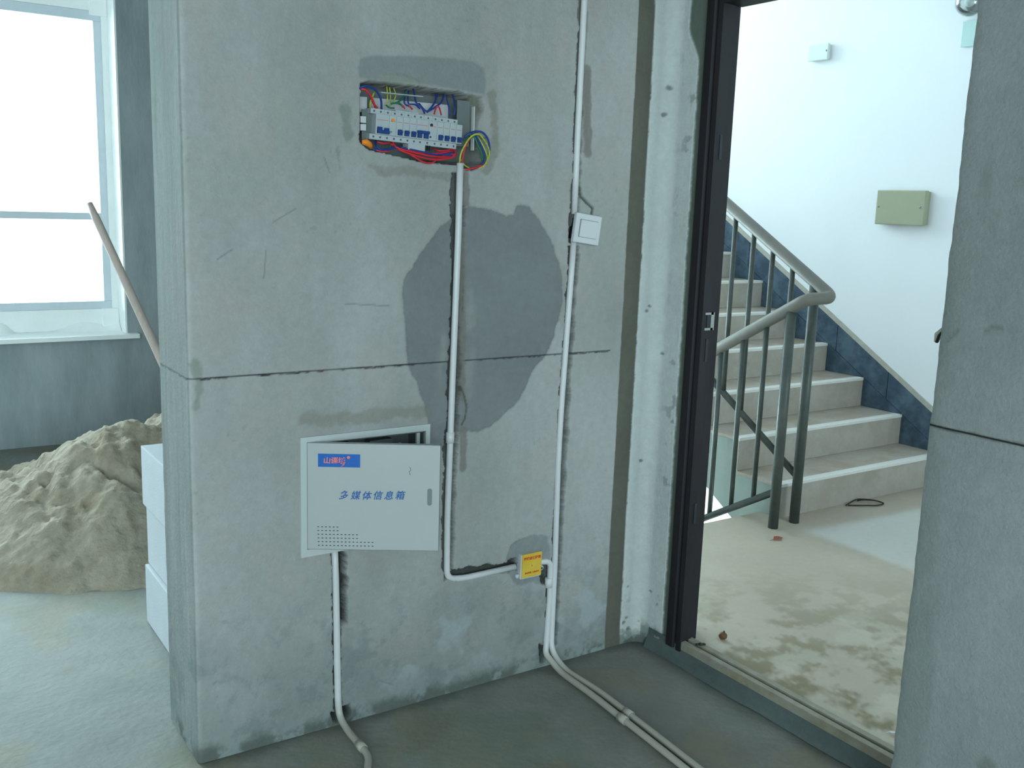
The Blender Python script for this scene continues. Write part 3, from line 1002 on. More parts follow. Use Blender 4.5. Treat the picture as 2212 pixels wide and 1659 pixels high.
nos = lambda y: ZH + H_ + SL * (y - Y1)
for k in range(11):
    y0 = 0.20 + k * 0.36
    if y0 < 0.40:
        continue
    skirt_tile(y0, y0 + 0.36, lambda y: nos(y) + 0.150, lambda y: nos(y) + 0.004, 'skirt', 'skirting_tile')
for k in range(NS):                      # triangular pieces between tread and slope
    y0 = Y1 + T_ * k
    bm = bmesh.new()
    z = ZH + H_ * (k + 1)
    pts = [(y0 + 0.002, z + 0.001), (y0 + T_ - 0.001, z + 0.001), (y0 + T_ - 0.001, z + H_ - 0.001)]
    a = [bm.verts.new((-0.010, y - Y1, zz_ - ZH)) for y, zz_ in pts]
    b = [bm.verts.new((-0.0005, y - Y1, zz_ - ZH)) for y, zz_ in pts]
    for i in range(3):
        j = (i + 1) % 3
        bm.faces.new((a[i], a[j], b[j], b[i]))
    bm.faces.new(a)
    bm.faces.new(b[::-1])
    obj('infill_tile', bm, 'skirt', sk)
skirt_tile(0.40, 4.0, lambda y: nos(y) + 0.180, lambda y: nos(y) + 0.150, 'skirt_cap', 'plaster_edge', 0.009, 0)

# ---------------- stair railing
rl = thing('stair_railing', 'grey green welded steel railing turning round two posts at the landing', 'railing', (2.74, 0.46, ZH))


def R_(p):
    return (p[0] - 2.74, p[1] - 0.46, p[2] - ZH)


XA, XD = 2.812, 2.664
sa, sd_ = 0.585, -0.575
za = lambda y: 1.095 + sa * (y - 0.385)
zd = lambda y: 1.085 + sd_ * (y - 0.405)
bm = bmesh.new()
path = bend_path([(XA, 3.4, za(3.4)), (XA, 0.378, za(0.378)), (XD, 0.392, 1.088), (XD, 2.8, zd(2.8))], 0.045, 8)
tube(bm, [R_(p) for p in path], 0.0265, 16)
obj('handrail', bm, 'rail_top', rl, True)
for x, yy_, zt in ((XA, 0.478, za(0.478)), (XD, 0.470, zd(0.470))):
    bm = bmesh.new()
    tube(bm, [R_((x, yy_, ZH - 0.01)), R_((x, yy_, zt - 0.01))], 0.0225, 16)
    obj('post', bm, 'rail', rl, True)
ba = lambda y: 0.275 + 0.615 * (y - 0.478)
bd = lambda y: 0.232 - 0.585 * (y - 0.470)
for x, f, ye in ((XA, ba, 3.4), (XD, bd, 2.8)):
    bm = bmesh.new()
    tube(bm, [R_((x, 0.476, f(0.476))), R_((x, ye, f(ye)))], 0.016, 12)
    obj('bottom_rail', bm, 'rail', rl, True)
for k in range(22):
    y = 0.607 + 0.120 * k
    for x, ft, fb_ in ((XA, za, ba), (XD, zd, bd)):
        if x == XD:
            y = 0.597 + 0.130 * k
            if y > 2.75:
                continue
        bm = bmesh.new()
        tube(bm, [R_((x, y, fb_(y))), R_((x, y, ft(y)))], 0.0118, 10)
        obj('baluster', bm, 'rail', rl, True)

# ---------------- boxes and lamp on the white lobby wall


def wall_box(name, label, cat, y0, y1, z0, z1, d, m, screws=(), bev=0.006):
    t = thing(name, label, cat, (XW, (y0 + y1) / 2, z0))
    w, h = (y1 - y0) / 2, z1 - z0
    box('back_box', (-d * 0.55, -0.0005, -w + 0.006, w - 0.006, 0.006, h - 0.006), m, t, 0.002)
    box('cover', (-d, -d * 0.5, -w, w, 0, h), m, t, bev)
    for (sy, sz) in screws:
        bm = bmesh.new()
        tube(bm, [(-d - 0.002, sy * w, sz * h), (-d + 0.003, sy * w, sz * h)], 0.005, 8)
        obj('screw', bm, 'screw', t, True)
    return t


wall_box('junction_box', 'large beige rectangular junction box on the white lobby wall', 'junction box', 0.782, 1.078, 1.398, 1.580, 0.05, 'beige_box', ((0.88, 0.52), (-0.82, 0.52)))
wall_box('junction_box', 'small white junction box high on the lobby wall', 'junction box', 1.505, 1.645, 2.303, 2.392, 0.035, 'pale_box', ((-0.85, 0.55),), 0.004)
wall_box('switch_box', 'pale green plastic box under the round wall lamp', 'switch box', 0.59, 0.708, 2.283, 2.407, 0.012, 'green_pale', (), 0.003)
lp = thing('wall_lamp', 'round clear glass lamp high on the lobby wall', 'lamp', (XW - 0.055, 0.655, 2.485))
bm = bmesh.new()
bmesh.ops.create_uvsphere(bm, u_segments=24, v_segments=16, radius=0.068)
obj('globe', bm, 'bulb_glass', lp, True)
bm = bmesh.new()
tube(bm, [(0.053, 0, 0), (0.030, 0, 0), (0.015, 0, 0)], [0.045, 0.040, 0.022], 20)
obj('lamp_holder', bm, 'screw', lp, True)
bm = bmesh.new()
bmesh.ops.create_uvsphere(bm, u_segments=16, v_segments=10, radius=0.024)
obj('bulb', bm, 'pale_box', lp, True)

# ================================================================== THINGS in the room
# ---------------- conduits


def conduit(name, label, pts, r, m='pvc', rad=0.06, couplings=(), joint=(), parent=None, lens=None):
    t = thing(name, label, 'pipe', tuple(pts[0]))
    o0 = Vector(pts[0])
    bm = bmesh.new()
    path = bend_path(pts, rad, 10)
    tube(bm, [p - o0 for p in path], r, 14)
    obj('pipe', bm, m, t, True)
    for (c, dv) in couplings:
        bm = bmesh.new()
        c = Vector(c) - o0
        dv = Vector(dv).normalized()
        tube(bm, [c - dv * 0.016, c - dv * 0.0155, c + dv * 0.0155, c + dv * 0.016], [r, r + 0.003, r + 0.003, r], 14)
        obj('coupling', bm, m, t, True)
    return t


rP = 0.0095
mid = [(0.7317, -0.0040, 1.5399), (0.7344, 0.0020, 1.3579), (0.7292, 0.0060, 0.9741), (0.7232, 0.0080, 0.5426), (0.7261, 0.0080, 0.3596), (0.7812, 0.0080, 0.3504), (0.9618, 0.0040, 0.3543)]
conduit('conduit', 'white conduit from the open fuse box down over the round patch to the yellow-covered box', mid, rP, rad=0.035, couplings=[((0.7257, 0.0070, 0.7816), (0, 0, 1))])
up = [(1.1279, 0.0000, 2.0832), (1.1274, 0.0000, 2.0091), (1.1266, 0.0010, 1.8082), (1.1253, 0.0010, 1.6279), (1.1279, 0.0040, 1.4142)]
conduit('conduit', 'white plastic conduit running down from the ceiling to the light switch', up, rP, rad=0.1)
lo = [(1.1305, 0.0040, 1.3361), (1.1227, 0.0020, 1.1725), (1.1096, 0.0020, 0.8359), (1.1057, 0.0010, 0.6628), (1.1097, 0.0000, 0.3648), (1.1075, -0.0020, 0.1667), (1.1005, -0.0120, 0.0555), (1.110, -0.075, 0.015), (1.1210, -0.2457, 0.0125), (1.1133, -0.3510, 0.0125), (1.1021, -0.5122, 0.0125), (1.0885, -0.6908, 0.0125), (1.0809, -0.8398, 0.0125)]
conduit('conduit', 'long white conduit from the light switch, right one of the pair on the floor', lo, rP, rad=0.055, couplings=[((1.1119, -0.3774, 0.0125), (-.02, -1, 0))])
sec = [(1.0510, 0.0060, 0.3522), (1.0956, 0.0040, 0.3478), (1.0965, 0.0020, 0.2292), (1.0856, -0.0060, 0.0799), (1.0777, -0.0140, 0.0508), (1.090, -0.080, 0.014), (1.0888, -0.2465, 0.0125), (1.0798, -0.3706, 0.0125), (1.0704, -0.5100, 0.0125), (1.0580, -0.6680, 0.0125), (1.0496, -0.8079, 0.0125)]
conduit('conduit', 'white conduit hooking out of the yellow box, left one of the pair on the floor', sec, rP, rad=0.03, couplings=[((1.0912, 0.0030, 0.2790), (0, 0, 1)), ((1.0780, -0.3931, 0.0125), (-.02, -1, 0))])
lft = [(0.3762, 0.0100, 0.5309), (0.3786, 0.0060, 0.4271), (0.3802, 0.0000, 0.2288), (0.3814, -0.0040, 0.0800), (0.3820, -0.0120, 0.0312), (0.3844, -0.0651, 0.0125), (0.3833, -0.1499, 0.0125), (0.3803, -0.2043, 0.0125), (0.355, -0.250, 0.012), (0.33, -0.29, 0.012), (0.25, -0.36, 0.012)]
conduit('conduit', 'white conduit coming out below the white media box and bending away on the floor', lft, rP, rad=0.03, couplings=[((0.3833, -0.1499, 0.0125), (0.0, -1, 0))])

# ---------------- light switch
sw = thing('light_switch', 'white single rocker light switch hanging askew over its hole in the wall', 'light switch', (1.165, -0.012, 1.371), rot=(0, math.radians(7.0), 0))
box('plate', (-0.048, 0.048, -0.006, 0.008, -0.043, 0.043), 'plastic_white', sw, 0.003)
box('rocker_frame', (-0.032, 0.034, -0.0075, 0.0, -0.026, 0.026), 'slot', sw)
bm = bmesh.new()
bx(bm, -0.031, 0.033, -0.0105, 0.0, -0.025, 0.025, 0.0015)
o = obj('rocker', bm, 'plastic_white', sw)
o.rotation_euler = (math.radians(2.5), 0, 0)
box('back_module', (-0.036, 0.030, 0.008, 0.036, -0.033, 0.033), 'dark_plastic', sw)

# ---------------- yellow covered junction box
jbx = thing('junction_box', 'white junction box under a square yellow card with red lettering, low on the grey wall', 'junction box', (1.013, -0.004, 0.357))
bm = bmesh.new()
bx(bm, -0.040, 0.036, -0.008, 0.030, -0.042, 0.036, 0.003)
obj('box_body', bm, 'plastic_white', jbx)
bm = bmesh.new()
tube(bm, [(0.041, -0.004, -0.020), (0.041, 0.006, -0.020)], 0.008, 12)
obj('mounting_lug', bm, 'plastic_white', jbx, True)
bm = bmesh.new()
tube(bm, [(0.041, -0.0052, -0.020), (0.041, -0.0035, -0.020)], 0.0032, 10)
obj('screw', bm, 'dark_plastic', jbx, True)
bm = bmesh.new()
tube(bm, [(-0.044, -0.002, -0.033), (-0.044, 0.01, -0.033)], 0.007, 12)
obj('mounting_lug', bm, 'plastic_white', jbx, True)
box('cover_card', (-0.0365, 0.035, -0.0105, -0.008, -0.0375, 0.0375), 'yellow_label', jbx)


def text_mesh(name, s, size, m, parent, loc, rot=(PI / 2, 0, 0), shear=0.0, offset=0.0, spacing=1.0, ext=0.0003, scale=(1, 1, 1)):
    cu = bpy.data.curves.new(name, 'FONT')
    cu.body = s
    cu.size = size
    cu.shear = shear
    cu.offset = offset
    cu.space_character = spacing
    cu.extrude = ext
    cu.align_x = 'CENTER'
    cu.align_y = 'CENTER'
    cu.resolution_u = 3
    tmp = bpy.data.objects.new(name, cu)
    C.objects.link(tmp)
    dg = bpy.context.evaluated_depsgraph_get()
    me = bpy.data.meshes.new_from_object(tmp.evaluated_get(dg))
    bpy.data.objects.remove(tmp)
    me.materials.clear()
    o = link(name, me, m, parent)
    o.location = loc
    o.rotation_euler = rot
    o.scale = scale
    return o


text_mesh('lettering', '接线盒保护盖', 0.0105, 'red_ink', jbx, (0.000, -0.0108, 0.022), offset=0.0003)
text_mesh('lettering', '↯', 0.012, 'red_ink', jbx, (0.0, -0.0108, -0.002))
text_mesh('lettering', '请勿踩踏  注意保护', 0.0062, 'red_ink', jbx, (0.0, -0.0108, -0.024), offset=0.0001)

# ---------------- media box with open door
mbx = thing('media_box', 'white steel media box in the wall with its door standing ajar', 'wall box', (0.290, 0, 0.50))


def MB(b):
    return (b[0] - 0.290, b[1] - 0.290, b[2], b[3], b[4] - 0.50, b[5] - 0.50)


bm = bmesh.new()
x0, x1, z0, z1 = 0.277, 0.655, 0.507, 0.830
bx(bm, *MB((x0, x1, -0.005, 0.003, z1 - 0.018, z1)))
bx(bm, *MB((x0, x1, -0.005, 0.003, z0, z0 + 0.020)))
bx(bm, *MB((x0, x0 + 0.017, -0.005, 0.003, z0 + 0.020, z1 - 0.018)))
bx(bm, *MB((x1 - 0.013, x1, -0.005, 0.003, z0 + 0.020, z1 - 0.018)))
obj('frame', bm, 'box_white', mbx)
bm = bmesh.new()
bx(bm, *MB((0.294, 0.642, 0.092, 0.098, 0.53, 0.81)))
bx(bm, *MB((0.2925, 0.2955, 0.003, 0.095, 0.53, 0.81)))
bx(bm, *MB((0.6385, 0.6415, 0.003, 0.095, 0.53, 0.81)))
bx(bm, *MB((0.294, 0.642, 0.003, 0.095, 0.807, 0.811)))
bx(bm, *MB((0.294, 0.642, 0.003, 0.095, 0.529, 0.533)))
obj('back_box', bm, 'metal_grey', mbx)
box('inner_rail', MB((0.618, 0.628, 0.004, 0.012, 0.535, 0.806)), 'box_white', mbx)
box('module', MB((0.50, 0.57, 0.055, 0.09, 0.70, 0.785)), 'metal_grey', mbx, 0.003)
box('module', MB((0.345, 0.44, 0.06, 0.09, 0.72, 0.79)), 'dark_plastic', mbx, 0.003)
bm = bmesh.new()
tube(bm, smooth_path([(0.27, 0.05, 0.20), (0.275, 0.03, 0.275), (0.285, 0.035, 0.245), (0.30, 0.05, 0.27), (0.31, 0.05, 0.20)]), 0.004, 8)
obj('cable', bm, 'pvc', mbx, True)
TH = 0.538
dr = bpy.data.objects.new('door', None)
C.objects.link(dr)
dr.parent = mbx
dr.location = (0.0038, -0.006, 0.529 - 0.50)
dr.rotation_euler = (0, 0, -TH)
dw, dh = 0.3432, 0.2875
bm = bmesh.new()
bx(bm, 0, dw, 0.0, 0.0012, 0, dh)
bx(bm, 0, 0.0012, 0.0, 0.013, 0, dh)
bx(bm, dw - 0.0012, dw, 0.0, 0.013, 0, dh)
bx(bm, 0, dw, 0.0, 0.013, 0, 0.0012)
bx(bm, 0, dw, 0.0, 0.013, dh - 0.0012, dh)
me = bpy.data.meshes.new('door')
bmesh.ops.recalc_face_normals(bm, faces=bm.faces)
bm.to_mesh(me)
bm.free()
me.materials.append(M['door_white'])
bpy.data.objects.remove(dr)
dr = bpy.data.objects.new('door', me)
C.objects.link(dr)
dr.parent = mbx
dr.location = (0.0038, -0.006, 0.029)
dr.rotation_euler = (0, 0, -TH)
a, b = (0.0283, 0.7864), (0.1362, 0.7516)
dz = 0.5275
box('sign_plate', (a[0], b[0], -0.0009, 0, b[1] - dz, a[1] - dz), 'sign_blue', dr)
cx, cz = (a[0] + b[0]) / 2, (a[1] + b[1]) / 2 - dz
text_mesh('lettering', '山语城', 0.0190, 'coral', dr, (cx - 0.0125, -0.0011, cz - 0.0010), offset=0.0004, shear=0.08, scale=(1.02, 0.95, 1), spacing=0.95)
bm = bmesh.new()
tube(bm, [(cx + 0.024, -0.0016, cz + 0.0090), (cx + 0.024, -0.0008, cz + 0.0090)], 0.0040, 16)
obj('sign_dot', bm, 'coral', dr)
bm = bmesh.new()
tube(bm, [(cx + 0.013, -0.001, cz - 0.004), (cx + 0.012, -0.001, cz - 0.010), (cx + 0.005, -0.001, cz - 0.0165)], [0.0016, 0.0018, 0.0004], 6)
obj('sign_stroke', bm, 'coral', dr)
text_mesh('lettering', 'SHAN YU CHENG', 0.0036, mat('faint_violet_print', lin((92, 100, 150)), 0.5), dr, (cx + 0.030, -0.0011, cz - 0.006), scale=(0.70, 1, 1))
for ch, (u_, z_) in zip('多媒体信息箱', ((0.0924, 0.6749), (0.1235, 0.6749), (0.1522, 0.6748), (0.1809, 0.6759), (0.2097, 0.6759), (0.2385, 0.6770))):
    text_mesh('lettering', ch, 0.0245, 'blue_ink', dr, (u_, -0.0004, z_ - dz), offset=0.00035, shear=0.25, scale=(0.98, 1.02, 1))
u_, z_ = (0.3167, 0.6753)
bm = bmesh.new()
pts = []
for k in range(24):
    an_ = 2 * PI * k / 24
    pts.append((u_ + 0.0062 * math.cos(an_), -0.0006, z_ - dz + 0.0062 * math.sin(an_) + (0.017 if math.sin(an_) >= 0 else -0.017)))
v_ = [bm.verts.new(p) for p in pts]
w_ = [bm.verts.new((p[0], 0.004, p[2])) for p in pts]
bm.faces.new(v_)
for k in range(24):
    bm.faces.new((v_[k], v_[(k + 1) % 24], w_[(k + 1) % 24], w_[k]))
obj('handle_slot', bm, 'slot', dr)
bm = bmesh.new()
(u0, za0), (u1_, zb0) = (0.0260, 0.5896), (0.0241, 0.5388)
for r_, cnt in enumerate((6, 6, 11, 11, 15, 15)):
    zz_ = za0 + (zb0 - za0) * r_ / 5 - dz
    for k in range(cnt):
        uu = u0 + 0.0100 * k + 0.0003 * r_
        bx(bm, uu, uu + 0.0045, -0.0005, 0.0006, zz_ - 0.0009, zz_ + 0.0009)
tag(obj('vent_slots', bm, 'dark_plastic', dr), kind='stuff')
u_, z_ = (0.2639, 0.7455)
bm = bmesh.new()
tube(bm, smooth_path([(u_, -0.0003, z_ - dz + 0.010), (u_ + 0.003, -0.0003, z_ - dz + 0.002), (u_ - 0.001, -0.0003, z_ - dz - 0.003), (u_ + 0.002, -0.0003, z_ - dz - 0.012)], 4), 0.0007, 5)
obj('scratch', bm, 'slot', dr)

# ---------------- fuse box
FX, FZ = 0.486, 1.6265
fbx = thing('fuse_box', 'open recessed fuse box full of white breakers and coloured wires', 'fuse box', (FX, 0, FZ))


def FB(p):
    return (p[0] - FX, p[1], p[2] - FZ)


bm = bmesh.new()
bx(bm, *(lambda a: (a[0] - FX, a[1] - FX, a[2], a[3], a[4] - FZ, a[5] - FZ))((0.458, 0.786, 0.078, 0.083, 1.545, 1.715)))
obj('back_plate', bm, 'metal_grey', fbx)
for nm, q, m_ in (('backing_panel', (0.500, 0.728, 0.060, 0.064, 1.655, 1.694), 'plastic_white'),
                  ('backing_panel', (0.462, 0.488, 0.060, 0.064, 1.655, 1.694), 'plastic_white'),
                  ('side_plate', (0.733, 0.772, 0.020, 0.024, 1.585, 1.705), 'metal_grey'),
                  ('side_plate', (0.460, 0.488, 0.030, 0.034, 1.585, 1.660), 'metal_grey'),
                  ('box_rim', (0.7725, 0.7755, -0.002, 0.012, 1.575, 1.690), 'box_white'),
                  ('box_rim', (0.500, 0.620, 0.002, 0.02, 1.7015, 1.7035), 'box_white'),
                  ('cable_clip', (0.447, 0.462, 0.010, 0.022, 1.625, 1.641), 'plastic_white'),
                  ('cable_clip', (0.447, 0.462, 0.010, 0.022, 1.606, 1.622), 'plastic_white')):
    box(nm, (q[0] - FX, q[1] - FX, q[2], q[3], q[4] - FZ, q[5] - FZ), m_, fbx, 0.0006)


def in_row(o):
    o.parent = fbx
    o.rotation_euler = (0, math.radians(2.4), 0)
    return o


S = 0.000279
V = 0.000231


def uu(cx_):
    return (cx_ - 557) * S


mods = [(0.0, 0.038, 2), (0.038, 0.058, 0), (0.058, 0.0775, 1), (0.0775, 0.097, 1), (0.097, 0.117, 1), (0.117, 0.153, 3), (0.153, 0.178, 0)] + [(0.178 + 0.01925 * k, 0.178 + 0.01925 * (k + 1), 1) for k in range(4)]
for a, b, kind in mods:
    bm = bmesh.new()
    bx(bm, a + 0.0003, b - 0.0003, 0.004, 0.04, -0.0265, 0.0235, 0.0012)
    bx(bm, a - 0.012 + 0.0004 if a == 0 else a - 0.0115, b - 0.0118, 0.012, 0.045, 0.0235, 0.0365, 0.0008)
    bx(bm, a - 0.0135, b - 0.0125, 0.010, 0.045, -0.0405, -0.0265, 0.0008)
    br = in_row(obj('circuit_breaker', bm, 'breaker'))
    m_ = (a + b) / 2
    if kind in (1, 2, 3):
        bm = bmesh.new()
        if kind == 1:
            bx(bm, m_ - 0.0052, m_ + 0.0052, -0.004, 0.006, -0.0235, -0.0095, 0.001)
            bx(bm, m_ - 0.0052, m_ + 0.0052, -0.007, -0.003, -0.0175, -0.0120, 0.0008)
        elif kind == 2:
            bx(bm, 0.004, 0.0155, -0.004, 0.006, -0.0235, -0.0085)
            bx(bm, 0.0235, 0.0355, -0.004, 0.006, -0.0235, -0.0095, 0.001)
            bx(bm, 0.004, 0.0355, -0.007, 0.006, -0.0245, -0.0160, 0.001)
        else:
            bx(bm, a + 0.003, a + 0.0135, -0.004, 0.006, -0.0235, -0.0095, 0.001)
            bx(bm, a + 0.0215, a + 0.033, -0.004, 0.006, -0.0235, -0.0095, 0.001)
            bx(bm, a + 0.0015, a + 0.0345, -0.007, 0.006, -0.0120, -0.0050, 0.001)
        obj('toggle', bm, 'toggle', br)
    n_ = max(1, int(round((b - a) / 0.0185)))
    for k in range(n_):
        xk = a + (b - a) * (k + 0.5) / n_ - 0.012
        for yk, zk in ((0.0113, 0.0300), (0.0093, -0.0335)):
            bm = bmesh.new()
            tube(bm, [(xk, yk, zk), (xk, yk + 0.0022, zk)], 0.0027, 10)
            obj('terminal_screw', bm, 'screw', br)
    bm = bmesh.new()
    bx(bm, a + 0.003, b - 0.004, 0.0030, 0.0045, 0.0088, 0.0098)
    obj('print_line', bm, 'red_print', br)
for cx_, v0, m_, r_ in ((725, 0.0120, 'orange_print', 0.0042), (712, -0.0175, 'green_plastic', 0.002), (1130, 0.013, 'dark_plastic', 0.0038), (1125, -0.018, 'dark_plastic', 0.0022)):
    bm = bmesh.new()
    tube(bm, [(uu(cx_), 0.0015, v0), (uu(cx_), 0.006, v0)], r_, 12)
    in_row(obj('test_button', bm, m_))
for q in ((uu(760), uu(1000), 0.010, 0.04, 0.0360, 0.0395), (uu(905), uu(1085), 0.008, 0.04, -0.0560, -0.0400)):
    in_row(box('comb_cover', q, 'breaker', None, 0.001))
for k in range(3):
    in_row(box('terminal_prong', (uu(1088 + 22 * k), uu(1100 + 22 * k), 0.008, 0.02, -0.052, -0.040), 'dark_plastic'))

